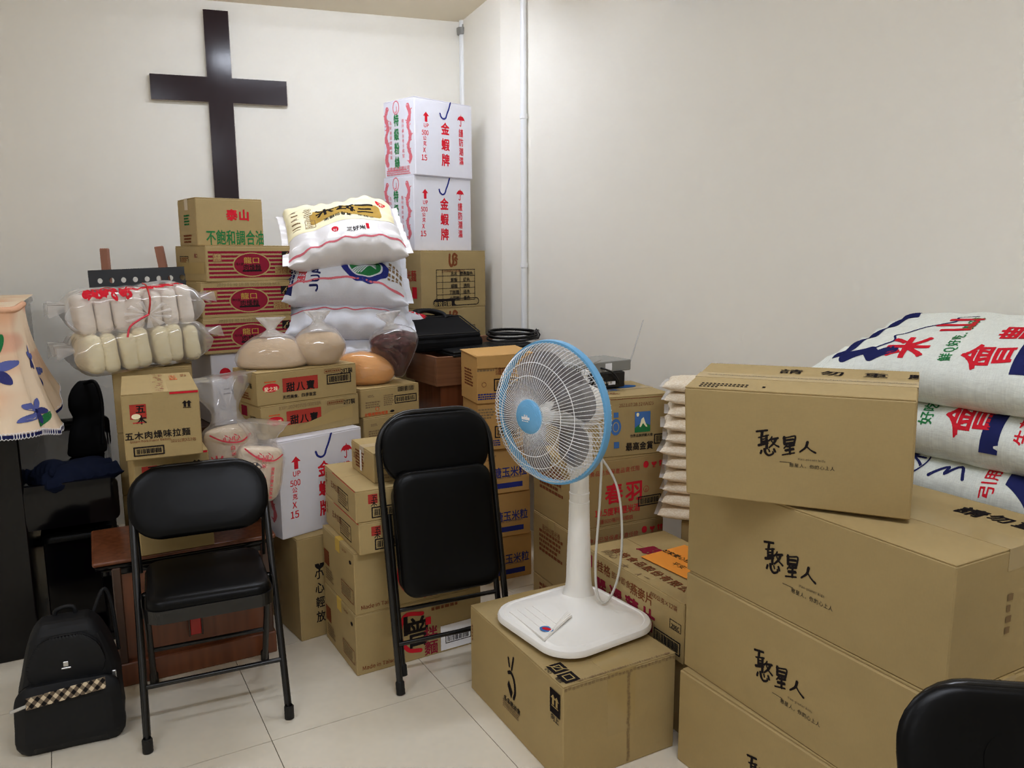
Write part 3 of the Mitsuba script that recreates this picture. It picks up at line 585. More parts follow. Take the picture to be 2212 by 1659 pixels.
def stripes(date):
    def fn(P):
        for i in range(7): 
            y = .13 + i * .113
            P.rect(.51, y, .385, .0098, 'maroon', 'stripe')
        P.ell(.52, .46, .178, .108, 'kraft_ink', 'oval_rim').ell(.52, .46, .166, .098, 'maroon', 'oval').text('龍口', .52, .63, .03, 'gold', bold=1, sx=1.3).text('肉燥麵', .52, .43, .028, 'black', bold=2).rect(.52, .29, .09, .007, 'black', 'oval_text').text('特大號', .375, .5, .012, 'black')
        P.rect(.125, .66, .038, .036, 'kraft_ink', 'label').ring(.125, .66, .036, .034, .0018, 'maroon').text('五合一', .125, .71, .011, 'maroon').text('30包入', .125, .62, .010, 'maroon')
        P.rect(.93, .72, .034, .036, 'black', 'number_panel').put(LineString([(-.012, -.014), (.012, .014)]).buffer(.0012), .93, .72, 'kraft_ink', 'number').text('8', .945, .77, .016, 'kraft_ink', bold=2, name='number').text('9', .915, .66, .016, 'kraft_ink', bold=2, name='number')
        P.rect(.88, .28, .07, .03, 'kraft_ink', 'barcode_ground').barcode(.88, .28, .066, .028, 0, 'brown', 4)
        if date: P.text(date, .52, .94, .017, 'grey', bold=0, gap=.05)
    return fn
sl = lambda P: P.ring(.3, .6, .1, .035, .003, 'black').small(.3, .6, .09, .025, 3, 'brown', 2).text('龍口', .7, .75, .02, 'maroon').rect(.5, .38, .31, .05, 'tape_x' if False else 'kraft_ink', 'tape_piece')
BWD = (.399, .342, .1575)
B0 = 1.078
def sanhao(P): P.ell(.15, .72, .05, .05, 'red', 'sun_emblem').text('二號', .2, .5, .035, 'navy', bold=2).rect(.6, .75, .09, .06, 'yellow', 'title_panel').text('三頁番茄', .6, .75, .03, 'black', bold=2).text('S', .5, .5, .05, 'navy', bold=3)
carton('white printed carton under the striped noodle cartons', -1.27, 3.70, 37, .752, (.40, .33, .325), 'carton_white', prints={'F': sanhao}, tape=None)
carton('red striped noodle carton, lowest of three, behind the flour bags', -1.285, 3.672, 36.9, B0, BWD, prints={'F': stripes('2023 01 30 18:39 0026 02709 BC3'), 'L': sl}, tape=None)
carton('red striped noodle carton, middle of three in the stack topped by the oil carton', -1.285, 3.682, 36.4, B0 + .1575, BWD, prints={'F': stripes('2023 01 30 18:38 0025 02668 BC3'), 'L': sl}, tape=None)
carton('red striped noodle carton with tape on its end, directly under the oil carton', -1.288, 3.696, 43, B0 + .315, BWD, prints={'F': stripes(None), 'L': sl}, tape=None)
def oil(P): P.text('泰山', .62, .71, .05, 'red', bold=5, gap=.08).text('不飽和調合油', .57, .25, .068, 'green', bold=1, sx=.63, gap=.02)
carton('kraft cooking oil carton with red and green lettering, on the striped cartons', -1.33, 3.676, 37.8, B0 + .4725, (.295, .264, .206), prints={'F': oil, 'L': lambda P: P.small(.5, .55, .08, .05, 4, 'green', 2).small(.5, .15, .12, .04, 3, 'brown', 2)}, tape='tape_grey')

# ------------------------------------------------------------------ folding chairs
def xz(pts): return [[x, y, z] for x, y, z in pts]
def padded(w, d, t, r, n=10, crown=0.35):
    """An upholstered pad with rounded corners: w x d in plan, t thick, underside at z = 0."""
    g = sbox(-w / 2 + r, -d / 2 + r, w / 2 - r, d / 2 - r).buffer(r, 8)
    rings, lv = [], [(0, 0.0), (0.0, .25), (.004, .55), (.012, .8), (.03, .93), (.07, 1.0)]
    out = np.array(g.exterior.coords)[:-1]; c = np.array([0, 0])
    N = len(out); v, f = [], []
    for inset, z in lv:
        k = 1 - inset / (min(w, d) / 2); v.append(np.column_stack([out * k, np.full(N, z * t)]))
    v.append(np.column_stack([out * 0.45, np.full(N, t * 1.06)])); v.append(np.array([[0, 0, t * 1.08]])); v = np.vstack(v)
    L = len(lv) + 1
    for i in range(L - 1):
        for j in range(N):
            k = (j + 1) % N; f += [[i * N + j, i * N + k, (i + 1) * N + k], [i * N + j, (i + 1) * N + k, (i + 1) * N + j]]
    f += [[(L - 1) * N + j, (L - 1) * N + (j + 1) % N, L * N] for j in range(N)]
    f += [[0, k + 1, k] for k in range(1, N - 1)]
    m = trimesh.Trimesh(v, f, process=False); m.fix_normals(); return m
def u_tube(hw, y0, z0, y1, z1, r, corner=0.11):
    d = np.array([0, y1 - y0, z1 - z0]); L = np.linalg.norm(d); d /= L
    o = np.array([0, y0, z0]); X = np.array([1.0, 0, 0]); pts = []
    for s in np.linspace(0, L - corner, 6): pts.append(o + d * s - X * hw)
    for a in np.linspace(0, math.pi / 2, 9)[1:]: pts.append(o + d * (L - corner + corner * math.sin(a)) - X * (hw - corner + corner * math.cos(a)))
    pts += [p * np.array([-1, 1, 1]) for p in pts[::-1]]
    return tube(pts, r, 10)
def slab_frame(y0, z0, y1, z1, s, off=0.0):
    """Frame on the slanted plane from (y0, z0) to (y1, z1) at length s; x across, y up the slant, z out to the front."""
    d = np.array([0, y1 - y0, z1 - z0]); d /= np.linalg.norm(d); n = np.array([0, -d[2], d[1]])
    return frame_to(np.array([0, y0, z0]) + d * s + n * off, [1, 0, 0], d)
def open_chair(label, X, Y, th):
    k = thing('folding_chair', label, 'chair'); M = place(X, Y, 0, th); r = .0115
    A = (0, 0, .40, .79)
    add(k, 'front_frame', u_tube(.212, *A, r), 'black_metal', True, M)
    B = slab_frame(*A, .765, .004)
    add(k, 'backrest', padded(.448, .245, .024, .105), 'vinyl', 35, M @ B)
    add(k, 'backrest_shell', prism(sbox(-.115, -.035, .115, .035).buffer(.085, 8), .008), 'black_metal', False, M @ B @ trimesh.transformations.translation_matrix([0, 0, -.010]))
    for s in (-1, 1):
        add(k, 'rear_leg', tube([[s * .19, .43, 0], [s * .19, .34, .16], [s * .19, .17, .44]], .0105, 10), 'black_metal', True, M)
        add(k, 'foot_cap', lathe([(0, -.002), (.0155, 0), (.0155, .04), (.012, .045)], 14).apply_translation([s * .212, .004, .002]), 'rubber', True, M)
        add(k, 'foot_cap', lathe([(0, -.002), (.0145, 0), (.0145, .035), (.011, .04)], 14).apply_translation([s * .19, .428, .002]), 'rubber', True, M)
        add(k, 'hinge_bracket', hull(np.vstack([rbox(.004, .03, .03, .001, (s * .2, .185, .36)).vertices, rbox(.004, .05, .03, .001, (s * .2, .16, .41)).vertices])), 'black_metal', False, M)
        add(k, 'hinge_link', tube([[s * .203, .33, .655], [s * .199, .345, .45]], .006, 6), 'black_metal', False, M)
    add(k, 'front_crossbar', tube([[-.212, .085, .17], [.212, .085, .17]], .008, 8), 'black_metal', True, M)
    add(k, 'rear_crossbar', tube([[-.19, .335, .17], [.19, .335, .17]], .008, 8), 'black_metal', True, M)
    g = sbox(-.19 + .05, .02 + .05, .19 - .05, .415 - .05).buffer(.05, 8)
    add(k, 'seat_pan', prism(g, .042, trimesh.transformations.translation_matrix([0, 0, .395])), 'black_metal', False, M)
    add(k, 'seat_cushion', padded(.372, .385, .036, .05), 'vinyl', 35, M @ place(0, .217, .437))
    return k
open_chair('open black folding chair with a padded seat in front of the wooden lectern', -.930, 2.29, 24.6)
open_chair('black folding chair cut by the lower right corner of the photo', .80, .80, -8)
def folded_chair():
    k = thing('folding_chair', 'black folding chair folded flat and leaning against the noodle cartons', 'chair')
    fx = np.array([-.391, 2.52]) + .213 * np.array([math.cos(math.radians(25)), math.sin(math.radians(25))])
    M = place(fx[0], fx[1], 0, 25, -13.0); r = .0115
    add(k, 'front_frame', u_tube(.213, 0, .0, 0, .97, r, .13), 'black_metal', True, M)
    F = lambda z, off: frame_to([0, -off, z], [1, 0, 0], [0, 0, 1])
    add(k, 'backrest', padded(.402, .235, .022, .095), 'vinyl', 35, M @ F(.845, .006) )
    add(k, 'backrest_shell', prism(sbox(-.115, -.035, .115, .035).buffer(.085, 8), .008), 'black_metal', False, M @ F(.845, -.004))
    add(k, 'seat_pan', prism(sbox(-.135, -.145, .135, .145).buffer(.05, 8), .03), 'black_metal', False, M @ F(.535, .008))
    add(k, 'seat_cushion', padded(.366, .44, .036, .055), 'vinyl', 35, M @ F(.545, .038))
    for s in (-1, 1):
        add(k, 'rear_leg', tube([[s * .192, .022, .055], [s * .192, .022, .62]], .0105, 10), 'black_metal', True, M)
        add(k, 'foot_cap', lathe([(0, -.002), (.0155, 0), (.0155, .04), (.012, .045)], 14).apply_translation([s * .213, 0, .002]), 'rubber', True, M)
        add(k, 'foot_cap', lathe([(0, -.002), (.0145, 0), (.0145, .035), (.011, .04)], 14).apply_translation([s * .192, .022, .055]), 'rubber', True, M)
        add(k, 'hinge_bracket', rbox(.004, .03, .12, .001, (s * .2025, .012, .42)), 'black_metal', False, M)
    add(k, 'rear_crossbar', tube([[-.192, .022, .28], [.192, .022, .28]], .008, 8), 'black_metal', True, M)
    add(k, 'front_crossbar', tube([[-.213, 0, .17], [.213, 0, .17]], .008, 8), 'black_metal', True, M)
folded_chair()

# ------------------------------------------------------------------ pedestal fan
def fan():
    k = thing('pedestal_fan', 'white pedestal fan with a blue ring and hub standing on a kraft carton', 'fan')
    z0 = .3145
    B = place(.196, 2.405, z0, -56)
    sq = lambda h, r: sbox(-h + r, -h + r, h - r, h - r).buffer(r, 10)
    lv = [(.200, .10, .006), (.208, .105, .012), (.208, .105, .022), (.203, .10, .030), (.190, .095, .034), (.186, .093, .031), (.175, .09, .036), (.10, .06, .050), (.06, .055, .058)]
    rings = [np.array(sq(a, b).exterior.coords)[:-1] for a, b, _ in lv]; N = len(rings[0]); v = np.vstack([np.column_stack([q, np.full(N, z)]) for q, (_, _, z) in zip(rings, lv)])
    v[7 * N:9 * N, 0] -= .02; v[7 * N:9 * N, 1] += .03
    f = []
    for i in range(len(lv) - 1):
        for j in range(N): q = (j + 1) % N; f += [[i * N + j, i * N + q, (i + 1) * N + q], [i * N + j, (i + 1) * N + q, (i + 1) * N + j]]
    f += [[0, j + 1, j] for j in range(1, N - 1)] + [[(len(lv) - 1) * N, (len(lv) - 1) * N + j, (len(lv) - 1) * N + j + 1] for j in range(1, N - 1)]
    bm = trimesh.Trimesh(v, f, process=False); bm.fix_normals()
    base = add(k, 'base', bm, 'fan_white', 40, B)
    # raised fan-shaped panel with steps on the front of the base
    for i in range(4):
        w0, w1 = .050 - .007 * i, .108 - .012 * i
        pl = Polygon([(-w1, -.178 + .022 * i), (w1, -.178 + .022 * i), (w0, -.040), (-w0, -.040)])
        v2, f2 = tri(pl); v3, f3 = trimesh.remesh.subdivide_to_size(np.column_stack([v2, np.zeros(len(v2))]), f2, .012, max_iter=12)
        zz = np.interp(np.max(np.abs(v3[:, :2]), axis=1), [.06, .10, .175, .186, .20], [.058, .052, .038, .034, .032]) + .0030 + .0016 * i
        n3 = len(v3); tv_ = np.column_stack([v3[:, :2], zz]); bv_ = np.column_stack([v3[:, :2] * [1.03, 1.0], zz - .006])
        ed = trimesh.Trimesh(tv_, f3, process=False); bd = ed.edges[trimesh.grouping.group_rows(ed.edges_sorted, require_count=1)]
        m = trimesh.Trimesh(np.vstack([tv_, bv_]), np.vstack([f3] + [[[p, p + n3, q + n3], [p, q + n3, q]] for p, q in bd]), process=False)
        add(base, 'raised_panel', m, 'fan_white', False, B @ place(0, 0, 0, -5))
    st = lathe([(0, 0), (.018, 0), (.018, .0006), (0, .0008)], 24); st.apply_scale([1.25, .8, 1])
    stM = B @ place(.058, -.152, .0485, 30) @ trimesh.transformations.rotation_matrix(.14, [1, 0, 0])
    s_ = add(base, 'sticker', st, 'ink_skyblue', False, stM)
    st2 = lathe([(0, 0), (.011, 0), (.011, .0005), (0, .0006)], 20); st2.apply_scale([1.4, .6, 1]); add(base, 'sticker', st2, 'ink_red', False, stM @ place(0, 0, .0008))
    for a in range(4): add(base, 'foot', rbox(.02, .02, .012, .003, (.15 * (1, -1, -1, 1)[a], .15 * (1, 1, -1, -1)[a], -.004)), 'fan_white', False, B)
    C = np.array([.222, 2.525])
    col = lathe([(.0, .05), (.056, .05), (.052, .062), (.046, .075), (.043, .10), (.040, .2), (.036, .30), (.034, .37), (.0345, .372), (.0345, .378), (.033, .379), (.033, .40), (.034, .402), (.034, .408), (.032, .41), (.031, .50), (.0, .50)], 36)
    add(k, 'column', col, 'fan_white', 40, place(C[0], C[1], z0))
    n = np.array([-.711, -.703, .012]); n /= np.linalg.norm(n)
    up = np.array([0, 0, 1.0]) - n * n[2]; up /= np.linalg.norm(up); ex = np.cross(up, n)
    R0 = np.array([.125, 2.43, 1.012]); Mh = frame_to(R0, ex, up)
    ux, uy = ex[:2] / np.linalg.norm(ex[:2]), None
    cM = frame_to([C[0], C[1], z0 + .47], ex * [1, 1, 0] / np.linalg.norm(ex[:2]), np.cross([0, 0, 1], ex * [1, 1, 0] / np.linalg.norm(ex[:2])))
    box_ = add(k, 'control_box', hull(np.vstack([rbox(.058, .056, .01, .004, (0, 0, 0), 2).vertices, rbox(.068, .064, .12, .012, (0, 0, .02), 3).vertices])), 'fan_white', 30, cM)
    fr = cM @ frame_to([0, -.0325, .03], [1, 0, 0], [0, 0, 1])
    add(box_, 'sticker', rbox(.026, .03, .0008, .0002, (-.008, .035, 0)), 'ink_skyblue', False, fr)
    for i in range(3): add(box_, 'button', rbox(.012, .016, .006, .002, (-.02 + .02 * i, .075, 0), 2), 'fan_white', False, fr)
    add(k, 'neck', hull(np.vstack([rbox(.05, .05, .02, .01, (0, 0, 0), 2).vertices + [C[0], C[1], z0 + .585], rbox(.05, .06, .05, .015, (0, 0, 0), 2).vertices + [C[0], C[1], .955]])), 'fan_white', 30)
    add(k, 'motor_housing', lathe([(0, -.235), (.03, -.232), (.055, -.215), (.072, -.17), (.076, -.12), (.074, -.09), (.06, -.082), (0, -.08)], 40), 'fan_white', 40, Mh)
    add(k, 'swing_knob', lathe([(0, .0), (.008, 0), (.008, .035), (.013, .037), (.013, .05), (0, .052)], 16), 'fan_white', 30, Mh @ place(0, .068, -.16) @ trimesh.transformations.rotation_matrix(-math.pi / 2, [1, 0, 0]))
    # guards
    def guard(prof, n_, r, stop):
        prof = np.array(prof); out = []
        for i in range(n_):
            a = 2 * math.pi * i / n_
            out.append(tube([[p[0] * math.cos(a), p[0] * math.sin(a), p[1]] for p in spline(prof, 4)], r, 4, caps=False))
        return out
    circ = lambda rad, z, r, s=6: tube([[rad * math.cos(a), rad * math.sin(a), z] for a in np.linspace(0, 2 * math.pi, 72, endpoint=False)], r, s, True)
    fg = guard([(.052, .104), (.10, .103), (.155, .088), (.195, .06), (.216, .028), (.222, .004)], 96, .00105, 0)
    rg = guard([(.074, -.078), (.12, -.078), (.17, -.066), (.205, -.042), (.220, -.016), (.222, -.002)], 88, .00105, 0)
    lab = {'kind': 'stuff'}
    add(k, 'front_guard', cat(fg, circ(.125, .0985, .0013), circ(.165, .082, .0013)), 'wire', False, Mh)
    add(k, 'rear_guard', cat(rg, circ(.15, -.0735, .0013), circ(.19, -.055, .0013), circ(.078, -.079, .002)), 'wire', False, Mh)
    add(k, 'rim_ring', lathe([(.219, -.012), (.2275, -.013), (.2295, -.008), (.2295, .008), (.2275, .013), (.219, .012), (.219, -.012)], 96), 'fan_blue', 40, Mh)
    hub = add(k, 'hub_disc', lathe([(0, .118), (.03, .1165), (.048, .111), (.054, .104), (.054, .099), (0, .099)], 48), 'fan_blue', 40, Mh)
    P = Print(.05, .04); P.text('南亞電扇', .5, .66, .0085, 'white', bold=2).text('NANYA', .5, .42, .010, 'white', bold=3).small(.5, .2, .03, .005, 1, 'white', 1) if False else P.text('風扇', .5, .66, .0085, 'white', bold=2).rect(.5, .42, .034, .009, 'white', 'lettering').small(.5, .2, .03, .005, 1, 'white', 1)
    P.build(hub, Mh @ trimesh.transformations.translation_matrix([-.025, -.02, .1183]))
    add(k, 'spinner', lathe([(0, .078), (.012, .078), (.02, .072), (.022, .03), (.034, .028), (.036, .012), (.034, -.015), (0, -.015)], 28), 'fan_white', 30, Mh)
    for i in range(5):
        v, f = [], []; nr, na = 10, 10; a0 = 2 * math.pi * i / 5 + .35
        for q in range(nr):
            s = q / (nr - 1); rad = .03 + .165 * s; half = .12 + .50 * math.sin(min(1, s * 1.15) * math.pi * .62) * (1 - .25 * max(0, s - .8) / .2)
            for j in range(na):
                t = j / (na - 1) * 2 - 1; a = a0 + t * half + .25 * s
                rr = rad * (1 - .10 * abs(t) ** 3 * s); v.append([rr * math.cos(a), rr * math.sin(a), .012 + t * .028 * (1 - .35 * s) + .006 * s])
        for q in range(nr - 1):
            for j in range(na - 1): b = q * na + j; f += [[b, b + 1, b + na + 1], [b, b + na + 1, b + na]]
        up_ = np.array(v); m = trimesh.Trimesh(np.vstack([up_, up_ - [0, 0, .0018]]), f + [[a + len(v), c + len(v), b + len(v)] for a, b, c in f], process=False)
        add(k, 'blade', m, 'blade', 40, Mh)
    c0 = np.array([C[0] + .03, C[1] + .02])
    cd = spline([[C[0] + .035, C[1] - .01, .86], [C[0] + .07, C[1] + .0, .84], [C[0] + .125, C[1] + .0, .74], [C[0] + .14, C[1] - .03, .60], [C[0] + .125, C[1] - .07, .46], [C[0] + .085, C[1] - .105, .385], [C[0] + .055, C[1] - .10, .40], [C[0] + .05, C[1] - .06, .50], [C[0] + .065, C[1] - .03, .70], [C[0] + .07, C[1] - .02, .90], [C[0] + .055, C[1] + .02, .97]], 8)
    add(k, 'cord', tube(cd, .0042, 8), 'cord', True)
    return k
fan()

# ------------------------------------------------------------------ sacks
class Sack:
    """A filled pillow-shaped sack, half lengths a and b, half thickness c, its middle at the origin."""
    def __init__(s, a, b, c, seed=1, wr=.006, flat=.75, bend=0.0, p=2.6, side=0.0): s.a, s.b, s.c, s.seed, s.wr, s.flat, s.bend, s.p, s.side = a, b, c, seed, wr, flat, bend, p, side
    def S(self, s, t, top=1):
        s, t = np.asarray(s, float), np.asarray(t, float)
        e = np.clip(1 - np.abs(s) ** self.p, 0, 1) ** .46 * np.clip(1 - np.abs(t) ** self.p, 0, 1) ** .46
        x = self.a * s * (1 - .05 * (1 - t * t) * np.abs(s) ** 4); y = self.b * t * (1 - .06 * (1 - s * s) * np.abs(t) ** 4)
        pts = np.stack([x * 7, y * 7, np.full_like(x, self.seed * 3.1)], -1)
        w = (meshkit.fbm(pts, 3, self.seed) - .5) * 2 * self.wr * 2.2 + self.wr * np.abs(s) ** 3 * np.sin(t * 17 + 3 * meshkit.noise(pts, 4)) + .6 * self.wr * np.abs(t) ** 3 * np.sin(s * 21 + 4 * meshkit.noise(pts, 5))
        z = (self.c * e if top > 0 else -self.c * np.minimum(e, self.flat)) + w * np.minimum(1, e * 3) * (1 if top > 0 else .4)
        z = z + self.bend * (1 - s * s) + self.side * s
        return np.stack([x, y, z], -1)
    def mesh(self, n=64):
        g = np.sin(np.linspace(-1, 1, n) * math.pi / 2); s, t = np.meshgrid(g, g, indexing='ij')
        A, B = self.S(s, t, 1).reshape(-1, 3), self.S(s, t, -1).reshape(-1, 3); f = []
        i, j = np.meshgrid(np.arange(n - 1), np.arange(n - 1), indexing='ij'); b = (i * n + j).ravel()
        F = np.vstack([np.column_stack([b, b + n, b + n + 1]), np.column_stack([b, b + n + 1, b + 1])])
        uv = np.column_stack([s.ravel(), t.ravel()])
        return trimesh.Trimesh(np.vstack([A, B]), np.vstack([F, F[:, ::-1] + n * n]), process=False), np.vstack([uv, uv])
    def ink(self, parent, g, color, M, lift=.0012, name='print', step=.018):
        v, f = tri(g)
        if not len(f): return
        v3, f3 = trimesh.remesh.subdivide_to_size(np.column_stack([v, np.zeros(len(v))]), f, step, max_iter=12)
        s, t = v3[:, 0] / self.a, v3[:, 1] / self.b; h = .004
        P = self.S(s, t); d1, d2 = self.S(s + h, t) - self.S(s - h, t), self.S(s, t + h) - self.S(s, t - h)
        nn = np.cross(d1, d2); nn /= np.linalg.norm(nn, axis=1, keepdims=True) + 1e-12
        add(parent, name, trimesh.Trimesh(P + nn * lift, f3, process=False), 'ink_' + color, True, M)
def sack(label, S, M, mat, group=None, seams=None, name='rice_sack'):
    k = thing(name, label, 'sack', group); m, uv = S.mesh(); m.apply_transform(M)
    add(k, 'bag', m, mat, True, uv=uv)
    for e in seams or ():      # flat stitched hem beyond an end of the sack
        x = np.linspace(-1, 1, 24); top = [S.S(np.array(e * .985), np.array(t * .97)) for t in x]
        o = np.array([[p[0] + e * .028, p[1] * 1.0, p[2] + .004 * math.sin(i * 1.7)] for i, p in enumerate(top)]); v = np.vstack([np.array(top), o]); n = len(x)
        q = [[i, i + 1, n + i + 1] for i in range(n - 1)] + [[i, n + i + 1, n + i] for i in range(n - 1)]
        t2 = np.vstack([v, v - [0, 0, .002]]); add(k, 'hem', trimesh.Trimesh(t2, q + [[a + 2 * n, c + 2 * n, b + 2 * n] for a, b, c in q], process=False), mat, True, M, uv=np.column_stack([t2[:, 0], t2[:, 1]]))
    return k
def rect(x, y, w, h): return sbox(x - w / 2, y - h / 2, x + w / 2, y + h / 2)
def at(g, x, y, rot=0): return affinity.translate(affinity.rotate(g, rot, origin=(0, 0)), x, y)
# hidden support for the sacks and striped cartons
def plain_table(label, X, Y, th, w, d, h):
    k = thing('side_table', label, 'table'); M = place(X, Y, 0, th)
    add(k, 'table_top', rbox(w, d, .03, .004, (0, 0, h - .03)), 'wood_dark', M=M)
    for sx in (-1, 1):
        for sy in (-1, 1): add(k, 'leg', rbox(.045, .045, h - .03, .004, (sx * (w / 2 - .05), sy * (d / 2 - .05), 0)), 'wood_dark', M=M)
    return k
plain_table('low dark wooden table under the white sacks and the striped cartons', -1.13, 3.87, 19, .95, .64, .752)
carton('plain kraft carton hidden under the lowest white sack', -.85, 3.93, 18, .752, (.46, .36, .20), 'kraft_red', tape=None)
MC = lambda x, y, z, th, rx=0, ry=0: place(x, y, z, th, rx, ry)
S4 = Sack(.285, .22, .095, 4, .014); M4_ = MC(-.83, 3.88, 1.055, 18, 14)
k = sack('white woven sack with red marks, lowest of the pile beside the striped cartons', S4, M4_, 'sack_white', 'white sack pile' and None)
S4.ink(k, at(text_poly('米', .09, 3), -.08, -.10).union(rect(.2, -.05, .10, .05)), 'red', M4_)
S3 = Sack(.30, .23, .10, 3, .015, bend=.01); M3_ = MC(-.82, 3.89, 1.235, 14, 26)
k = sack('plain white woven sack with a single pink stripe, second from the bottom of the pile', S3, M3_, 'sack_white', seams=(1,))
S3.ink(k, LineString([(-.31, -.15), (.31, -.14)]).buffer(.004), 'pink', M3_, name='stripe').__class__
S3.ink(k, at(Polygon([(-.07, -.035), (.08, -.05), (.08, .05), (-.03, .05)]).difference(shapely.union_all([rect(-.05 + .02 * i, -.02 + .015 * (i % 3), .012, .008) for i in range(6)])), -.17, -.06), 'grey', M3_, name='building_drawing')
S2 = Sack(.305, .24, .115, 2, .015, bend=.015, side=-.0); M2_ = MC(-.83, 3.90, 1.41, 14, 33, 2)
k = sack('white woven sack with a blue and green round logo, under the cream rice sack', S2, M2_, 'sack_white', seams=(1,))
S2.ink(k, LineString([(-.31, -.19), (.04, -.18), (.28, -.21)]).buffer(.004), 'pink', M2_, name='stripe')
lg = affinity.scale(Point(0, 0).buffer(1, 24), .115, .10)
S2.ink(k, at(lg.difference(affinity.scale(lg, .74, .74)).difference(rect(-.05, .1, .2, .09)), .10, -.10), 'blue', M2_, name='round_logo')
S2.ink(k, at(affinity.scale(lg, .66, .66).difference(shapely.union_all([LineString(spline([(-.07 + .012 * i, -.05), (-.02 + .01 * i, .0), (.05, .03 - .012 * i)], 4)).buffer(.003) for i in range(5)])), .10, -.10), 'green', M2_, name='round_logo')
S2.ink(k, at(text_poly('JUANG YUAN', .055, 3), -.12, -.06, 78), 'navy', M2_, name='lettering')
S2.ink(k, at(rect(0, 0, .30, .055).difference(text_poly('中央標準廠', .046, 2)), -.235, -.07, 78), 'navy', M2_, name='lettering_panel')
S2.ink(k, at(text_poly('通過ISO 22000', .04, 1), -.18, -.06, 78), 'red', M2_, name='lettering')
S2.ink(k, rect(-.275, -.02, .03, .15).union(at(text_poly('米', .09, 3), -.02, .1)), 'red', M2_, name='red_mark')
S2.ink(k, at(shapely.union_all([rect(-.03 + .02 * i, -.06 + .03 * j, .013, .018) for i in range(4) for j in range(5)]), .25, -.10, -8), 'grey', M2_, name='building_drawing')
S1 = Sack(.278, .235, .11, 1, .015, bend=.02, p=3.0); M1_ = MC(-.815, 3.885, 1.595, 16, 30, -5)
k = sack('white and cream rice sack with a gold title plaque on top of the sack pile', S1, M1_, 'sack_cream', seams=(-1, 1))
S1.ink(k, Polygon([(-.27, -.10), (.25, -.08), (.26, .225), (-.27, .22)]), 'cream', M1_, .001, 'cream_panel')
S1.ink(k, LineString([(-.27, -.205), (.29, -.185)]).buffer(.004), 'pink', M1_, name='stripe')
S1.ink(k, sbox(-.03 - .10, -.025, .17, .045).buffer(.018).difference(Point(-.15, .06).buffer(.02)), 'gold', M1_, .0016, 'title_plaque')
S1.ink(k, at(text_poly('三好米', .085, 4, 1.1), .02, .01, 180), 'black', M1_, .0024, 'lettering')
S1.ink(k, at(text_poly('三好米．有身份證米', .026, 2), .03, -.055, 180).union(at(text_poly('三好米', .03, 2), .05, -.135, 0)), 'black', M1_, .002, 'lettering')
S1.ink(k, at(Point(0, 0).buffer(.016).difference(text_poly('好', .02, 1)), -.045, -.13).union(at(rect(0, 0, .014, .03), .105, -.13)).union(at(Point(0, 0).buffer(.026).difference(text_poly('米', .035, 1)), .20, .09)), 'red', M1_, .002, 'emblem')
r_ = random.Random(5)
S1.ink(k, shapely.union_all([rect(-.22 + r_.uniform(-.005, .005), -.06 + .02 * i, r_.uniform(.02, .045), .006) for i in range(11)] + [rect(-.155, -.06 + .013 * i, r_.uniform(.02, .04), .005) for i in range(13)] + [at(rect(0, 0, .05, .07).difference(rect(0, 0, .044, .064)), -.15, -.04)]), 'grey', M1_, .002, 'small_print')
S0 = Sack(.20, .12, .10, 9, .008); M0_ = MC(-.575, 4.02, 1.13, 30, 0, 8)
k = sack('white sack with a red block print, squeezed behind the pile beside the kraft noodle carton', S0, M0_, 'sack_white')
S0.ink(k, at(rect(0, 0, .2, .10).difference(text_poly('米', .09, 2)), .06, -.03, -20), 'red', M0_, name='red_mark'); S0.ink(k, at(rect(0, 0, .05, .09).difference(text_poly('米王', .03, 1, vert=True)), -.09, -.03, -10), 'navy', M0_, name='lettering_panel')
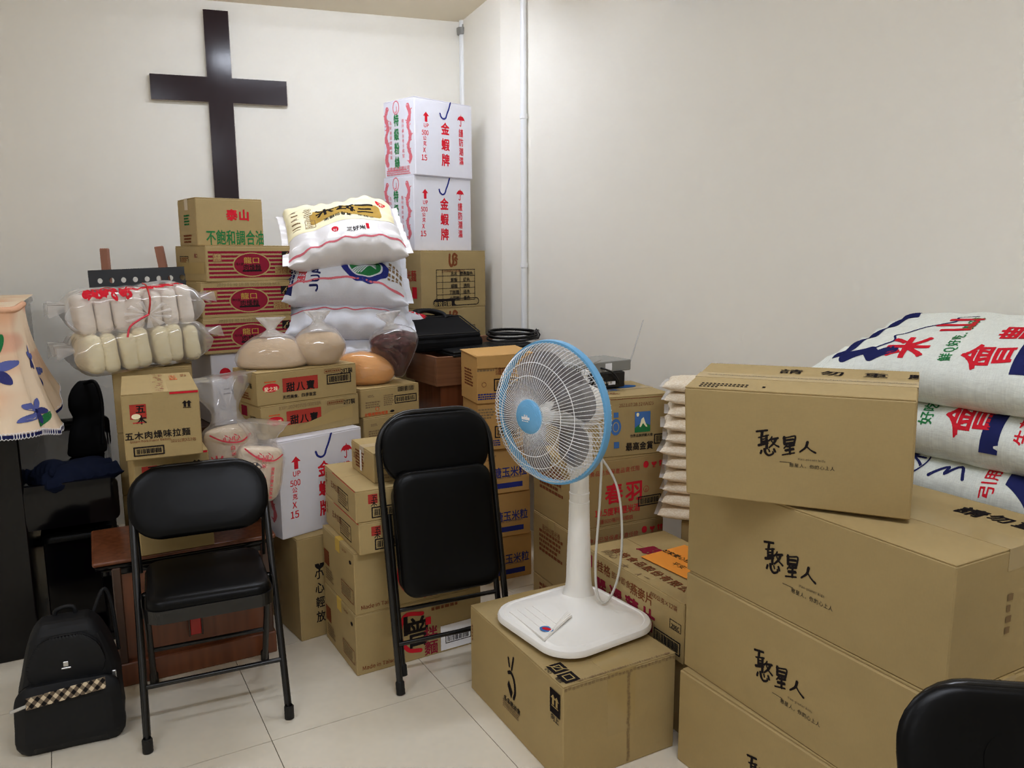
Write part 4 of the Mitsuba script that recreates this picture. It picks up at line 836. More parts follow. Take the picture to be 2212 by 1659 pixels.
# three woven rice sacks behind the big cartons
for i in range(2): carton(('plain kraft carton hidden on the floor under the woven rice sacks', 'plain kraft carton hidden right under the woven rice sacks')[i], 1.355, 2.14, -61.5, .405 * i, (.70, .40, .405), 'kraft_red', tape=None)
def woven(label, z, seed, var, th=-55, dx=0, dy=0, ry=0, rx=0):
    S = Sack(.44, .255, .090, seed, .006, p=3.0, flat=.8); M = place(1.345 + dx, 2.15 + dy, z, th, rx, ry); k = sack(label, S, M, 'sack_woven', seams=(-1, 1))
    v = lambda g, c, n='lettering', l=.0014: S.ink(k, g, c, M, l, n)
    if var == 0:
        v(Polygon([(-.41, -.20), (-.36, -.20), (-.36, .05), (-.33, .14), (-.36, .22), (-.41, .22)]).union(LineString([(-.36, -.20), (-.30, -.17), (-.27, -.20), (-.23, -.17)]).buffer(.02)), 'navy', 'zigzag_band')
        v(LineString(spline([(-.29, -.16), (-.25, -.12), (-.27, -.08), (-.25, -.06), (-.22, .0), (-.16, .05), (-.17, .09), (-.13, .12)], 4)).buffer(.003), 'navy', 'mountain_drawing')
        v(at(text_poly('米', .12, 3), -.22, -.15, 100).union(at(text_poly('山', .12, 3), -.17, .02, 100)), 'red')
        v(at(text_poly('農', .13, 1, .9), .03, -.02, 100).union(at(text_poly('會', .13, 1, .9), .0, -.165, 100)).union(at(text_poly('富', .13, 1), .05, .13, 100)), 'red')
        v(at(text_poly('鮮Q好吃．真好吃', .035, 1, gap=.15), -.10, -.05, 100), 'green')
        v(at(rect(0, 0, .40, .05), .105, -.02, 98), 'navy', 'band')
        v(at(text_poly('富里鄉農會生產', .04, 2), .19, -.12, 96).union(at(text_poly('花蓮縣', .04, 1), .235, -.14, 94)).union(at(text_poly('千', .09, 2), .32, -.17, 94)), 'red')
    elif var == 1:
        v(at(text_poly('會', .12, 1, .9), -.02, -.20, 97), 'red'); v(at(text_poly('好吃', .04, 1), -.11, -.20, 98), 'green'); v(at(rect(0, 0, .12, .045), .075, -.20, 94), 'navy', 'band'); v(at(text_poly('生產', .04, 2), .14, -.205, 95).union(at(text_poly('千', .07, 2), .27, -.22, 95)), 'red')
    else:
        v(at(Point(0, 0).buffer(.06).difference(Point(0, 0).buffer(.056)).union(text_poly('米', .07, 2)), -.14, -.195, 100), 'navy'); v(LineString(spline([(-.06, -.235), (-.02, -.20), (-.02, -.225), (.01, -.19), (.03, -.23)], 4)).buffer(.004), 'navy', 'mountain_drawing'); v(at(text_poly('引用', .04, 2), .085, -.215, 95), 'red'); v(LineString([(.15, -.15), (.155, -.205), (.21, -.235), (.42, -.235)]).buffer(.022, join_style=2), 'navy', 'band'); v(at(text_poly('富里米', .035, 1), .24, -.19, 95), 'red')
woven('woven white rice sack with navy drawing, lowest of three behind the big cartons', .886, 11, 2, -59, .02, .0, 0, 7)
woven('woven white rice sack with red characters, middle of three behind the big cartons', 1.042, 12, 1, -58, .03, .0, 0, 12)
woven('woven white rice sack with red and navy print, topmost behind the big cartons', 1.205, 13, 0, -57, .02, .0, 0, 16)

# ------------------------------------------------------------------ lecterns
def lectern_front():
    k = thing('lectern', 'low wooden lectern with a red strip behind the open folding chair', 'lectern')
    w, d, h = .545, .40, .47; M = place(-1.241, 2.868, 0, 28.2)
    add(k, 'body', rbox(w - .03, d - .04, h - .06, .003, (0, .01, .03)), 'wood', M=M)
    add(k, 'plinth', rbox(w, d - .01, .085, .004), 'wood', M=M)
    for s in (-1, 1): add(k, 'corner_post', rbox(.03, .03, h - .115, .004, (s * (w / 2 - .022), -d / 2 + .022, .085)), 'wood_dark', M=M)
    add(k, 'red_strip', rbox(.036, .004, .24, .0015, (-.01, -d / 2 + .008, .14)), 'red_strip', M=M)
    add(k, 'strip_trim', cat(rbox(.006, .005, .25, .001, (-.032, -d / 2 + .008, .135)), rbox(.006, .005, .25, .001, (.012, -d / 2 + .008, .135))), 'wood_dark', M=M)
    top = add(k, 'top', rbox(w + .07, d - .02, .018, .008, (-.015, -.0, h - .018), 3), 'wood', 30, M=M)
    add(top, 'edge_moulding', cat(rbox(w + .055, d - .03, .014, .005, (-.015, 0, h - .034), 2), rbox(w + .03, d - .035, .026, .006, (-.01, 0, h - .060), 2)), 'black_gloss', M=M)
lectern_front()
def lectern_back():
    k = thing('lectern', 'tall brown wooden lectern with a deep tray top holding the laptop bag', 'lectern')
    w, d = .50, .36; M = place(-.233, 3.941, 0, 31); z0, z1 = .89, 1.03
    add(k, 'body', rbox(w - .07, d - .06, z0, .004), 'wood', M=M)
    add(k, 'red_strip', rbox(.045, .004, .50, .0015, (-.06, -d / 2 + .029, .33)), 'red_strip', M=M)
    add(k, 'tray_bottom', rbox(w - .03, d - .03, .016, .002, (0, 0, z0)), 'wood_tray', M=M)
    add(k, 'tray_side', rbox(w, .018, z1 - z0, .002, (0, -d / 2 + .009, z0)), 'wood_tray', M=M); add(k, 'tray_side', rbox(w, .018, z1 - z0 + .05, .002, (0, d / 2 - .009, z0)), 'wood_tray', M=M)
    for s in (-1, 1): add(k, 'tray_side', rbox(.018, d - .037, z1 - z0, .002, (s * (w / 2 - .009), 0, z0)), 'wood_tray', M=M)
    return M
LM = lectern_back()
# ------------------------------------------------------------------ things in the tray
def soft_box(w, d, h, seed, amp=.006, r=.02, sub=.02, mid=None):
    m = rbox(w, d, h, r, n=3); m = m.subdivide_to_size(sub, max_iter=12) if hasattr(m, 'subdivide_to_size') else m
    m.merge_vertices(); n = m.vertex_normals; m.vertices += n * ((meshkit.fbm(m.vertices * 9 + seed, 3, seed) - .5) * 2 * amp)[:, None]; return m
def laptop_bag():
    k = thing('laptop_bag', 'black fabric laptop bag with a carry handle lying in the lectern tray', 'bag')
    M = place(-.393, 3.975, 1.085, 33, 18, 0)
    add(k, 'body', soft_box(.385, .34, .07, 2, .007, .03), 'black_cloth', True, M)
    add(k, 'front_pocket', soft_box(.35, .25, .022, 4, .004, .010), 'black_cloth', True, M @ place(0, -.03, .062))
    add(k, 'piping', tube(np.array([[x, y, .086] for x, y in np.array(sbox(-.165, -.13, .165, .07).buffer(.012, 5).exterior.coords)[:-1]]), .0035, 6, True), 'black_plastic', True, M)
    h = spline([[-.075, .10, .066], [-.078, .125, .078], [-.045, .155, .088], [.02, .16, .09], [.075, .13, .082], [.082, .10, .066]], 6)
    add(k, 'handle', tube(h, .0115, 10), 'black_nylon', True, M)
    add(k, 'handle', tube(h + [0.012, -.03, .012], .0105, 10), 'black_nylon', True, M)
laptop_bag()
MF = place(-.13, 3.90, 1.034, 31, 1.5, -2.0)
k = thing('flat_case', 'flat black case laid across the lectern tray in front of the laptop bag', 'case')
add(k, 'lower_shell', rbox(.46, .20, .014, .005, (0, 0, .0), 3), 'black_plastic', 30, M=MF); add(k, 'lid', rbox(.455, .195, .012, .005, (0, 0, .0145), 3), 'black_plastic', 30, M=MF)
def coil(label, c, R, turns, th, tilt):
    k = thing('cable_coil', label, 'cable'); M = place(*c, th, tilt)
    a = np.linspace(0, 2 * math.pi * turns, 40 * turns); r = random.Random(3)
    pts = np.column_stack([(R + .010 * np.sin(a * .37)) * np.cos(a), (R * .72 + .010 * np.cos(a * .29)) * np.sin(a), .0045 + .007 * a / 6.283 + .003 * np.sin(a * 1.3)])
    add(k, 'cable', tube(pts, .0048, 6), 'black_plastic', True, M)
    add(k, 'tie', tube([[R + .012, 0, .0], [R + .02, 0, .02], [R + .0, 0, .05], [R - .018, 0, .02], [R - .005, 0, -.004]], .004, 6, True), 'black_nylon', True, M)
coil('coiled black cable on the lectern tray beside the laptop bag', (.005, 4.03, 1.075), .125, 6, 15, 6)
# ------------------------------------------------------------------ electronics on the prize carton
Me = IM @ place(-.09, .05, .2449, 8)
k = thing('amplifier', 'black audio amplifier with white tags under the grey wireless receiver', 'amplifier')
add(k, 'case', rbox(.32, .16, .062, .003, (0, 0, .004)), 'black_plastic', M=Me)
for i in range(4): add(k, 'foot', lathe([(0, 0), (.01, 0), (.009, .005), (0, .005)], 12).apply_translation([(-.13, .13)[i % 2], (-.06, .06)[i // 2], 0]), 'rubber', M=Me)
Pa = Print(.32, .062); Pa.rect(.42, .6, .03, .012, 'white', 'tag').rect(.42, .3, .03, .010, 'white', 'tag').rect(.80, .3, .035, .014, 'white', 'tag')
Pa.build(k, Me @ frame_to([-.16, -.08, .004], [1, 0, 0], [0, 0, 1]), .0006)
for i in range(9): add(k, 'socket', lathe([(0, 0), (.005, 0), (.005, .004), (.002, .004), (0, .002)], 10), 'steel', M=Me @ frame_to([.02 + .014 * (i % 6), -.0802, .026 + .016 * (i // 6)], [1, 0, 0], [0, 0, 1]))
Mr = IM @ place(-.085, .055, .3112, 14)
k = thing('wireless_receiver', 'grey wireless microphone receiver with a raised rod antenna', 'receiver')
add(k, 'case', rbox(.38, .17, .044, .003), 'grey_case', M=Mr)
add(k, 'label_plate', rbox(.035, .001, .03, .0004, (.07, -.0855, .007)), 'ink_white', M=Mr)
def antenna(x, pts):
    ak = add(k, 'antenna', tube(spline(pts, 4), np.linspace(.0032, .0018, (len(pts) - 1) * 4 + 1), 6), 'steel', True, Mr)
    add(ak, 'antenna_base', lathe([(0, 0), (.009, 0), (.009, .012), (.005, .016), (0, .018)], 14), 'black_plastic', False, Mr @ frame_to(pts[0], [0, 1, 0], [0, 0, 1]))
antenna(.19, [[.19, -.05, .02], [.212, -.05, .022], [.245, -.05, .10], [.285, -.05, .20]])
antenna(-.1, [[-.10, -.086, .02], [-.10, -.10, .022], [-.05, -.105, .04], [.01, -.11, .058]])
add(k, 'cable', tube(spline([[.03, -.086, .02], [.035, -.105, .018], [.07, -.115, -.0], [.10, -.11, -.03], [.11, -.10, -.045]], 6), .004, 8), 'black_plastic', True, Mr)
# ------------------------------------------------------------------ bags of dry food
def lump(prof, sx=1, sy=1, seed=0, amp=.01, freq=9, n=36, ruffle=0, lean=(0, 0)):
    """A soft lathed body: profile of (radius, z), squeezed, with noise and an optional ruffled mouth."""
    p = spline([(q[0], q[1], 0) for q in prof], 5)[:, :2]; a = np.arange(n) * 2 * math.pi / n; v = []
    z1 = p[:, 1].max()
    for i, (r, z) in enumerate(p):
        k = z / max(z1, 1e-6); rr = r * (1 + ruffle * max(0, k - .6) * np.cos(a * 7 + i * .3)); v.append(np.column_stack([rr * np.cos(a) * sx + lean[0] * k * k, rr * np.sin(a) * sy + lean[1] * k * k, np.full(n, z)]))
    v = np.vstack(v); f = []; L = len(p)
    for i in range(L - 1):
        for j in range(n): q = (j + 1) % n; f += [[i * n + j, i * n + q, (i + 1) * n + q], [i * n + j, (i + 1) * n + q, (i + 1) * n + j]]
    v = np.vstack([v, v[:n].mean(0), v[-n:].mean(0)]); f += [[L * n, (j + 1) % n, j] for j in range(n)] + [[L * n + 1, (L - 1) * n + j, (L - 1) * n + (j + 1) % n] for j in range(n)]
    m = trimesh.Trimesh(v, f, process=False); d = v - [0, 0, z1 * .4]; d /= np.linalg.norm(d, axis=1, keepdims=True) + 1e-9
    w = (meshkit.fbm(v * freq + seed * 2.7, 3, seed) - .5) * 2 * amp; m.vertices = v + d * (w * np.minimum(1, v[:, 2] / .02))[:, None]; return m
def plume(parent, M, h, r, seed):
    add(parent, 'film_top', lump([(r * .9, 0), (r * .5, h * .25), (r * .35, h * .4), (r * .8, h * .8), (r * 1.0, h)], 1, .7, seed, .006, 20, 40, .5), 'film_cloudy', True, M)
def clear_bag(label, cat_, M, cprof, fprof, mat, sx=1, sy=1, seed=1, film='film', amp=.01, knot=None, ruffle=.25, lean=(0, 0), name='clear_bag'):
    k = thing(name, label, cat_)
    add(k, 'contents', lump(cprof, sx, sy, seed, amp * .8, 9), mat, True, M)
    add(k, 'film', lump(fprof, sx * 1.02, sy * 1.02, seed, amp, 11, ruffle=ruffle, lean=lean), film, True, M)
    if knot: plume(k, M @ place(knot[0], knot[1], knot[2] - .03), .075, .05, seed)
    if knot: add(k, 'knot', lathe([(0, -.014), (.012, -.012), (.015, 0), (.012, .012), (0, .014)], 14), 'film_cloudy', True, M @ place(*knot))
    return k
clear_bag('knotted clear bag of beige flour, left one on the dessert congee carton', 'flour bag', place(-.955, 3.115, 1.068, 20), [(0, 0), (.11, .0), (.135, .025), (.115, .07), (.07, .105), (.0, .118)], [(0, .0), (.113, -.001), (.139, .024), (.120, .075), (.075, .115), (.03, .138), (.016, .15), (.022, .165), (.03, .178)], 'flour', 1.0, .72, 3, knot=(0, 0, .150), ruffle=.3, name='flour_bag')
clear_bag('knotted clear bag of beige flour, right one on the dessert congee carton', 'flour bag', place(-.785, 3.195, 1.068, 40), [(0, 0), (.06, .0), (.095, .035), (.105, .08), (.07, .12), (.0, .13)], [(0, .0), (.063, -.001), (.099, .034), (.109, .082), (.075, .13), (.035, .155), (.022, .172), (.03, .19), (.032, .205)], 'flour', 1.0, .8, 5, knot=(0, 0, .170), ruffle=.35, name='flour_bag')
clear_bag('clear bag of orange meal lying under the bag of red beans', 'food bag', place(-.655, 3.43, .9495, 10), [(0, 0), (.09, .0), (.125, .03), (.12, .08), (.08, .125), (.0, .14)], [(0, .0), (.093, -.001), (.128, .03), (.123, .081), (.083, .128), (.03, .143), (.0, .144)], 'orange_meal', 1.05, .8, 8, ruffle=0, film='film_clear', name='meal_bag')
clear_bag('knotted clear bag of dark red beans leaning beside the laptop bag', 'bean bag', place(-.50, 3.465, .975, 0, 0, -9), [(0, 0.0), (.02, .003), (.055, .05), (.105, .12), (.112, .165), (.07, .19), (0, .195)], [(0, -.004), (.022, -.002), (.058, .048), (.109, .118), (.116, .168), (.085, .205), (.03, .228), (.016, .24), (.04, .265), (.055, .28)], 'beans', .92, .75, 9, film='film_clear', amp=.008, knot=(0, 0, .24), ruffle=.4, name='bean_bag')
# two clear rice bags with pink print
def rice_bag(label, M, h, r, seed, flare):
    k = thing('rice_bag', label, 'rice bag')
    cp = [(0, 0), (r * .7, .0), (r, .05), (r * 1.02, h * .6), (r * .9, h * .95), (r * .5, h), (0, h * 1.01)]
    add(k, 'rice', lump(cp, 1, .62, seed, .006), 'rice', True, M)
    fp = [(0, -.001), (r * .72, -.001), (r * 1.03, .05), (r * 1.05, h * .6), (r * .95, h * .97), (r * .62, h * 1.1)] + flare
    add(k, 'film', lump(fp, 1.02, .64, seed, .008, 12, ruffle=.35), 'film', True, M)
    r_ = random.Random(seed)
    def surf(g, z0, off=.0016):
        v, f = tri(g); v3, f3 = trimesh.remesh.subdivide_to_size(np.column_stack([v, np.zeros(len(v))]), f, .012, max_iter=10)
        x = v3[:, 0]; a = -math.pi / 2 + x / r; rr = r * 1.06 + off
        add(k, 'print', trimesh.Trimesh(np.column_stack([rr * np.cos(a) * 1.02, rr * np.sin(a) * .66 - .006, v3[:, 1] + z0]), f3, process=False), 'ink_rose', True, M)
    surf(text_poly('白米．健康米食', .018, 2, vert=True, gap=.3), h * .5)
    surf(affinity.translate(text_poly('優質台灣米良質米', .014, 1, vert=True, gap=.1), .032, -.02), h * .5)
    surf(affinity.translate(text_poly('米', .06, 1), -.06, .0), h * .62); surf(affinity.translate(text_poly('心心', .03, 1), .0, .0), h * .93)
    surf(LineString(spline([(-.07, .03), (-.02, .0), (.03, -.01), (.07, .01)], 5)).buffer(.003), h * .86)
    return k
rice_bag('clear rice bag with pink print, standing upright with its open film flaring upward', place(-1.06, 2.95, .60, 25, 0, -6), .26, .10, 3, [(.05, .33), (.07, .37), (.115, .44), (.12, .46)])
rice_bag('clear rice bag with pink print, slumped against the white noodle carton', place(-.965, 2.86, .598, 30, 0, 8), .20, .085, 6, [(.055, .25), (.075, .275), (.09, .30)])
# ------------------------------------------------------------------ noodle packs in clear plastic
def noodle_pack(label, M, mat, n, L, seed, tie, pr):
    k = thing('noodle_pack', label, 'noodle pack')
    for i in range(n):
        r_ = random.Random(seed * 10 + i); x = (i + .5) / n * L - L / 2
        m = soft_box(L / n * .97, .25 + r_.uniform(-.01, .01), .155 + r_.uniform(-.008, .008), seed * 7 + i, .006, .028, .016); m.apply_transform(place(x, 0, r_.uniform(.002, .008), r_.uniform(-5, 5)))
        add(k, 'noodle_bundle', m, mat, True, M)
    S = Sack(L / 2 + .045, .155, .093, seed, .008, p=6.0, flat=.95); MS = M @ place(0, 0, .086)
    m, uv = S.mesh(48); m.apply_transform(MS); add(k, 'film', m, 'film', True)
    for e in (-1, 1):
        x = np.linspace(-1, 1, 16); top = np.array([S.S(np.array(e * .97), np.array(t * .9)) for t in x]); o = top + np.column_stack([np.full(16, e * .06), np.zeros(16), .03 * np.sin(np.arange(16) * 1.1) - .02]); v = np.vstack([top, o])
        add(k, 'film_end', trimesh.Trimesh(v, [q for i in range(15) for q in ([i, i + 1, 16 + i + 1], [i, 16 + i + 1, 16 + i])], process=False), 'film', True, MS)
    if pr:
        r_ = random.Random(seed)
        for cx, sc in ((-.15, 1), (-.09, .8), (-.02, .8), (.05, 1), (.11, 1.2)):
            g = shapely.union_all([LineString(spline([(r_.uniform(-.04, .04) * sc, r_.uniform(-.03, .03)) for _ in range(4)], 4)).buffer(.003) for _ in range(5)] + ([Point(-.02, -.01).buffer(.016)] if cx < 0 else []))
            S.ink(k, at(g, cx, -.115 + .02 * (cx > 0)), 'red', MS, .002, 'flower_print')
        S.ink(k, at(text_poly('蓬萊', .05, 2), .15, -.04, 12), 'red', MS, .002, 'lettering')
    if tie:
        pts = spline([[.05, -.03, .185], [.052, -.10, .178], [.05, -.155, .13], [.035, -.165, .07]], 6); add(k, 'tie', tube(pts, .0035, 6), 'red_strip', True, M)
        add(k, 'tie', tube(spline([[.035, -.165, .07], [.0, -.17, .055], [-.04, -.172, .03], [-.055, -.17, -.01]], 6), .004, 6), 'ink_rose', True, M)
        for i in range(11):
            a = i / 11 * 2 * math.pi; c = np.array([.035, -.163, .07]); e = c + np.array([.09 * math.cos(a), .012, .055 * math.sin(a)]); e2 = c + np.array([.09 * math.cos(a + .3), .012, .055 * math.sin(a + .3)])
            add(k, 'film_pleat', trimesh.Trimesh([c, e, (e + e2) / 2 + [0, -.012, 0], e2], [[0, 1, 2], [0, 2, 3]], process=False), 'film_cloudy', True, M)
    return k
noodle_pack('pack of pale yellow dried noodles in clear plastic, under the white one', place(-1.555, 3.275, 1.052, 38, 0, -5), 'noodle_yellow', 7, .44, 2, False, False)
noodle_pack('pack of white dried noodles in clear plastic with a red tie', place(-1.575, 3.285, 1.208, 34, 2, -4), 'noodle_white', 7, .43, 3, True, True)
# vacuum packed rice in a column
for i in range(11):
    S = Sack(.155, .105, .026, 20 + i, .004, p=3.5, flat=.9); M = place(.735 + rnd.uniform(-.012, .012), 2.925 + rnd.uniform(-.008, .008), .5 + .026 + i * .049, -14 + rnd.uniform(-5, 5))
    k = thing('rice_pack', 'small white rice pack, ' + ('lowest', 'second from the bottom', 'third from the bottom', 'fourth from the bottom', 'fifth from the bottom', 'sixth from the bottom, the middle one', 'fifth from the top', 'fourth from the top', 'third from the top', 'second from the top', 'topmost')[i] + ' of the column', 'rice pack', 'rice packs piled in a column'); m, uv = S.mesh(28); m.apply_transform(M); add(k, 'pack', m, 'rice_pack', True)
    sm = [[-.150, y, .0] for y in (-.09, .09)]; add(k, 'sealed_edge', trimesh.creation.box([.018, .19, .0012]), 'film_cloudy', M=M @ place(-.158, 0, .0))
carton('plain kraft carton hidden under the column of rice packs', .775, 2.95, -14, 0, (.22, .20, .497), 'kraft_red', tape=None)
# ------------------------------------------------------------------ piano with its cloths
def piano():
    k = thing('upright_piano', 'black glossy upright piano at the left edge draped with a floral cloth', 'piano'); M = place(-1.53, 2.95, 0, 28)
    add(k, 'case', rbox(.30, 1.40, 1.28, .006, (-.46, .70, 0), 2), 'black_gloss', M=M)
    add(k, 'case_lid', rbox(.33, 1.43, .025, .008, (-.462, .70, 1.28), 2), 'black_gloss', M=M)
    add(k, 'end_arm', rbox(.34, .035, .17, .03, (-.17, .0175, .492), 4), 'black_gloss', 30, M=M); add(k, 'end_arm', rbox(.34, .035, .17, .03, (-.17, 1.38, .492), 4), 'black_gloss', 30, M=M)
    add(k, 'key_bed', rbox(.32, 1.33, .10, .008, (-.18, .70, .50)), 'black_gloss', M=M)
    add(k, 'fallboard', rbox(.31, 1.33, .03, .012, (-.185, .70, .60), 3), 'black_gloss', 30, M=M)
    add(k, 'key_slip', rbox(.02, 1.33, .05, .005, (-.018, .70, .53)), 'black_gloss', M=M)
    add(k, 'lower_panel', rbox(.02, 1.33, .40, .004, (-.33, .70, .06)), 'black_gloss', M=M)
    for y in (.03, 1.37):
        add(k, 'leg', hull(np.vstack([rbox(.05, .05, .02, .008, (-.05, y, 0)).vertices, rbox(.065, .06, .02, .008, (-.06, y, .44)).vertices])), 'black_gloss', M=M)
        add(k, 'toe_block', rbox(.32, .06, .045, .01, (-.16, y, 0)), 'black_gloss', M=M)
    return M
PM = piano()
def hang(label):
    """The floral cloth: over the case lid, down the end and out over the front, its hem edged with lace."""
    k = thing('floral_cloth', label, 'tablecloth')
    # rail runs along the near end of the lid and turns onto the front edge
    rail = spline([[-.80, -.012, 0], [-.62, -.020, 0], [-.45, -.022, 0], [-.325, -.022, 0], [-.292, .0, 0], [-.282, .08, 0], [-.282, .25, 0], [-.282, .42, 0]], 12); nU = len(rail); nV = 26
    d = np.gradient(rail, axis=0); out = np.column_stack([d[:, 1], -d[:, 0], d[:, 2]]); out /= np.linalg.norm(out, axis=1, keepdims=True)
    L = np.concatenate([[0], np.cumsum(np.linalg.norm(np.diff(rail, axis=0), axis=1))])
    v, uv = [], []
    for i in range(nU):
        s = L[i] / L[-1]; hem = .455 + .035 * math.sin(L[i] * 11) - (.12 * max(0, (s - .62) / .38) if s > .62 else 0)
        for j in range(nV):
            t = j / (nV - 1); fold = (.020 * math.sin(L[i] * 30 + 1.2) + .011 * math.sin(L[i] * 57)) * t
            flare = .010 + .085 * t * t
            v.append(rail[i] + out[i] * (flare + fold) + [0, 0, 1.312 + .012 * math.exp(-t * 12) - hem * t]); uv.append([L[i], t * hem])
    f = [[i * nV + j, i * nV + j + 1, (i + 1) * nV + j + 1] for i in range(nU - 1) for j in range(nV - 1)] + [[i * nV + j, (i + 1) * nV + j + 1, (i + 1) * nV + j] for i in range(nU - 1) for j in range(nV - 1)]
    V, UV = np.array(v), np.array(uv)
    add(k, 'hanging_cloth', trimesh.Trimesh(V, f, process=False), 'floral', True, PM, uv=UV)
    top = [[-.80, 1.2, 1.326], [-.282, 1.2, 1.326], [-.282, .42, 1.324], [-.282, .08, 1.324], [-.292, 0, 1.324], [-.325, -.022, 1.324], [-.80, -.012, 1.324]]
    g = Polygon([(p[0], p[1]) for p in top]); tv, tf = tri(g); tm = trimesh.Trimesh(np.column_stack([tv, np.full(len(tv), 1.3245)]), tf, process=False)
    add(k, 'top_cloth', tm, 'floral', False, PM, uv=tv)
    add(k, 'folded_edge', tube(np.column_stack([rail[:, :2] + out[:, :2] * .004, np.full(nU, 1.318)]), .012, 8), 'floral', True, PM, uv=np.zeros((nU * 8 + 2, 2)))
    hemi = [i * nV + nV - 1 for i in range(nU)]; H = V[hemi]
    hs_ = spline(H[::3], 6); lace = []
    for i in range(0, len(hs_) - 2, 2): lace.append(tube([hs_[i] + [0, 0, -.004 - .012 * math.sin(a)] + (hs_[i + 2] - hs_[i]) * (.5 - .5 * math.cos(a)) for a in np.linspace(0, 2 * math.pi, 9)[:-1]], .0018, 5, True))
    lk = add(k, 'lace_trim', cat(lace), 'ink_white', True, PM); labels[lk] = {'kind': 'stuff'}
    add(k, 'hem_band', trimesh.Trimesh(np.vstack([H + [0, 0, .002], H - [0, 0, .010]]) + np.tile(out * .001, (2, 1)), [q for i in range(nU - 1) for q in ([i, i + 1, nU + i + 1], [i, nU + i + 1, nU + i])], process=False), 'ink_navy', True, PM)
    # flowers: each a five-petal blossom lying on the cloth
    grid = V.reshape(nU, nV, 3)
    def on(x, y):
        i = np.clip(np.searchsorted(L, x) - 1, 0, nU - 2); a = (x - L[i]) / (L[i + 1] - L[i]); hem = UV.reshape(nU, nV, 2)[i, -1, 1]; t = np.clip(y / hem, 0, .999) * (nV - 1); j = int(t); b = t - j
        P = (grid[i, j] * (1 - a) + grid[i + 1, j] * a) * (1 - b) + (grid[i, j + 1] * (1 - a) + grid[i + 1, j + 1] * a) * b
        n = np.cross(grid[i + 1, j] - grid[i, j], grid[i, j] - grid[i, j + 1]); return P, n / np.linalg.norm(n)
    def lay(g, x, y, col, name, lift):
        v, f_ = tri(g)
        v3, f3 = trimesh.remesh.subdivide_to_size(np.column_stack([v, np.zeros(len(v))]), f_, .010, max_iter=10); out_ = []
        for q in v3: P, n = on(x + q[0], y - q[1]); out_.append(P + n * lift)
        add(k, name, trimesh.Trimesh(out_, f3, process=False), 'ink_' + col, True, PM)
    def flower(x, y, r, rot):
        petals = [affinity.rotate(Polygon(spline([(0, 0), (r * .3, r * .24), (r * .7, r * .22), (r, 0), (r * .7, -r * .2), (r * .3, -r * .2), (0, 0)], 4)), rot + 72 * i, origin=(0, 0)) for i in range(5)]
        lay(shapely.union_all(petals[:3]), x, y, 'petal', 'blossom', .0020); lay(shapely.union_all(petals[3:]), x, y, 'petal_dark', 'blossom', .0024); lay(Point(0, 0).buffer(r * .16), x, y, 'navy', 'blossom', .0028)
    for x, y, r, a in ((.445, .20, .068, 20), (.53, .365, .050, 60), (.20, .30, .07, 50), (.62, .18, .05, 5), (.10, .16, .06, 80), (.75, .26, .06, 10)): flower(x, y, r, a)
    for x, y, a in ((.55, .40, 20), (.385, .385, -30), (.30, .40, 10), (.46, .12, 70)):
        lay(affinity.rotate(affinity.scale(Point(0, 0).buffer(1, 10), .045, .014), a, origin=(0, 0)), x, y, 'green', 'leaf_print', .0016)
hang('peach floral cloth with blue blossoms and a lace edge draped over the piano')
k = thing('navy_cloth', 'crumpled navy blue cloth lying on the closed piano fallboard', 'cloth')
m = Sack(.15, .10, .055, 31, .018, p=2.2, flat=.3).mesh(44)[0]; add(k, 'cloth', m, 'navy_cloth', True, PM @ place(-.15, .13, .655, 30)); 
m = Sack(.06, .045, .05, 33, .010, p=2.0, flat=.3).mesh(30)[0]; add(k, 'bunched_end', m, 'navy_cloth', True, PM @ place(-.225, .10, .69, 60))
# ------------------------------------------------------------------ black rail on two posts, dark bag behind
k = thing('easel_stand', 'black perforated rail on two wooden posts leaning against the back wall', 'stand')
A0, A1 = np.array([-1.895, 3.60, 1.395]), np.array([-1.475, 3.62, 1.410]); ex = (A1 - A0) / np.linalg.norm(A1 - A0); ey = np.array([0.01, .02, 1.0]); ey -= ex * (ex @ ey); ey /= np.linalg.norm(ey); ME = frame_to(A0, ex, ey)
g = sbox(-.015, -.05, .44, .045).buffer(.004)
for i in range(8): g = g.difference(Point(.03 + .0525 * i, .0).buffer(.0125, 8))
add(k, 'rail', prism(g, .006), 'rail', M=ME)
for x in (.055, .315): add(k, 'post', rbox(.036, .022, 1.55, .003, (0, 0, -1.55 + .145 + .0)), 'wood_easel', M=frame_to(A0 + ex * x - np.cross(ex, ey) * .014, ex, np.cross(ey, ex)) @ place(0, 0, 0, 0, 0, -6 if x > .2 else 1))
k = thing('black_bag', 'limp black bag slumped on the piano fallboard beside the ramen cartons', 'bag')
bm = lump([(0, 0), (.075, .0), (.09, .04), (.078, .12), (.062, .17), (.075, .22), (.06, .29), (.03, .33), (0, .335)], 1, .6, 11, .034, 8)
add(k, 'body', bm, 'black_cloth', True, PM @ place(-.11, .60, .632, 35, 0, 5))
add(k, 'strap', tube(spline([[-.10, .60, .95], [-.05, .565, .96], [-.03, .55, .88], [-.035, .55, .76], [-.04, .55, .68]], 6), .008, 8), 'black_nylon', True, PM)
def bench():
    k = thing('piano_bench', 'black bench tucked under the piano keyboard behind the backpack', 'bench'); M = PM @ place(-.15, .36, 0)
    add(k, 'seat', padded(.27, .56, .05, .04), 'vinyl', 35, M @ place(0, 0, .41))
    for s in (-1, 1): add(k, 'end_panel', rbox(.25, .03, .41, .004, (0, s * .24, 0)), 'black_gloss', M=M)
    add(k, 'apron', rbox(.02, .45, .34, .003, (.10, 0, .07)), 'black_gloss', M=M); add(k, 'apron', rbox(.02, .45, .34, .003, (-.10, 0, .07)), 'black_gloss', M=M)
bench()
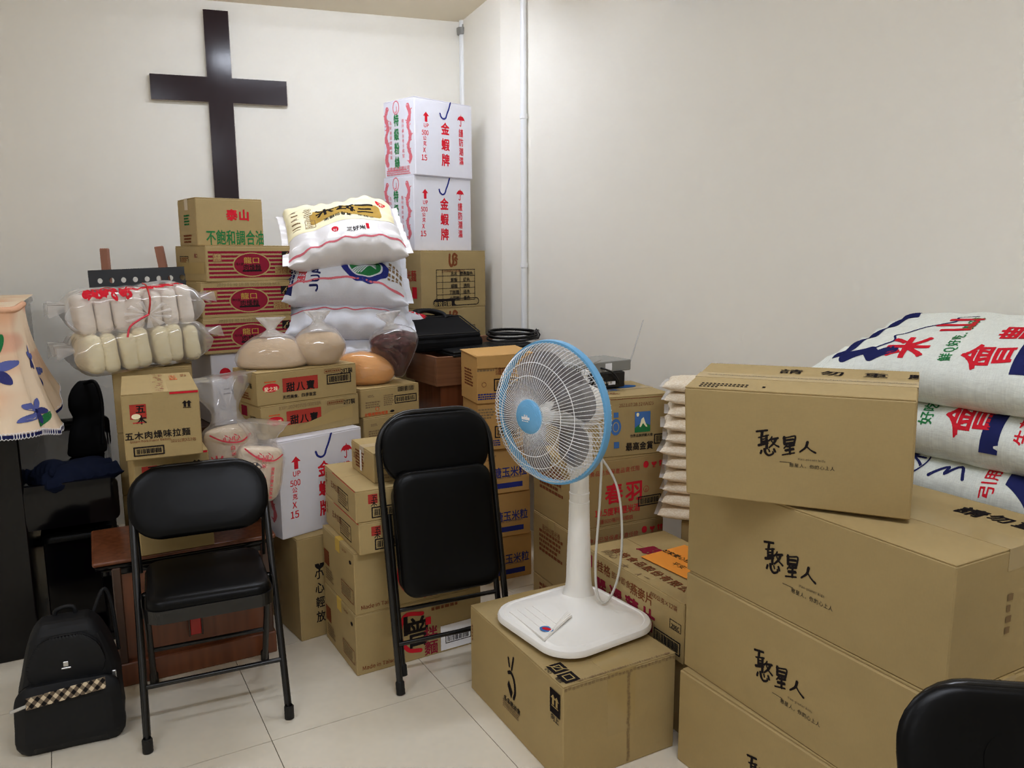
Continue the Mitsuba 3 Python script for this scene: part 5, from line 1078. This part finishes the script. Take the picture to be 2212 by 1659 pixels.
# ------------------------------------------------------------------ backpack
def backpack():
    k = thing('backpack', 'black backpack with a checked band standing on the floor by the piano', 'backpack'); M = place(-1.415, 2.335, 0, 24)
    def body(w, d, h, seed, tw):
        m = rbox(w, d, h, .05, n=4); m = m.subdivide_to_size(.02, max_iter=12); m.merge_vertices(); v = m.vertices; kz = np.clip(v[:, 2] / h, 0, 1)
        f = 1 - tw * np.clip((kz - .35) / .65, 0, 1) ** 1.6; v[:, 0] *= f; v[:, 1] *= 1 - .3 * np.clip((kz - .4) / .6, 0, 1) ** 2
        m.vertices = v + m.vertex_normals * ((meshkit.fbm(v * 8 + seed, 3, seed) - .5) * .018)[:, None]; return m
    add(k, 'body', body(.29, .17, .385, 1, .42), 'black_nylon', True, M)
    pk = add(k, 'front_pocket', body(.30, .075, .215, 2, .06), 'black_nylon', True, M @ place(0, -.095, 0))
    Pp = M @ frame_to([-.115, -.1405, .166], [1, 0, .10], [0, .12, 1])
    add(pk, 'checked_band', rbox(.215, .036, .004, .001, (.115, .018, 0)), 'plaid', M=Pp)
    add(pk, 'zip_puller', rbox(.045, .010, .006, .002, (.0, .012, .004)), 'steel', M=Pp @ place(-.01, 0, 0, 8)); 
    add(k, 'zip_puller', rbox(.012, .008, .05, .002, (.128, -.075, .16)), 'steel', M=M)
    up = add(k, 'upper_pocket', body(.215, .05, .15, 3, .35), 'black_nylon', True, M @ place(0, -.058, .20))
    add(up, 'emblem', cat(rbox(.014, .003, .016, .001, (0, -.0885, .258)), rbox(.026, .003, .005, .001, (0, -.0885, .250))), 'steel', M=M)
    add(k, 'zip', tube(spline([[-.12, -.06, .20], [-.10, -.062, .28], [-.05, -.062, .335], [.03, -.062, .34], [.09, -.062, .29], [.115, -.06, .20]], 6), .0028, 6), 'black_plastic', True, M)
    add(k, 'top_handle', tube(spline([[-.03, .02, .365], [-.025, .02, .40], [.02, .02, .405], [.03, .02, .365]], 6), .007, 8), 'black_nylon', True, M)
    add(k, 'strap', tube(spline([[.07, .06, .35], [.105, .09, .42], [.125, .10, .36], [.135, .09, .2]], 6), .006, 8), 'black_nylon', True, M)
backpack()
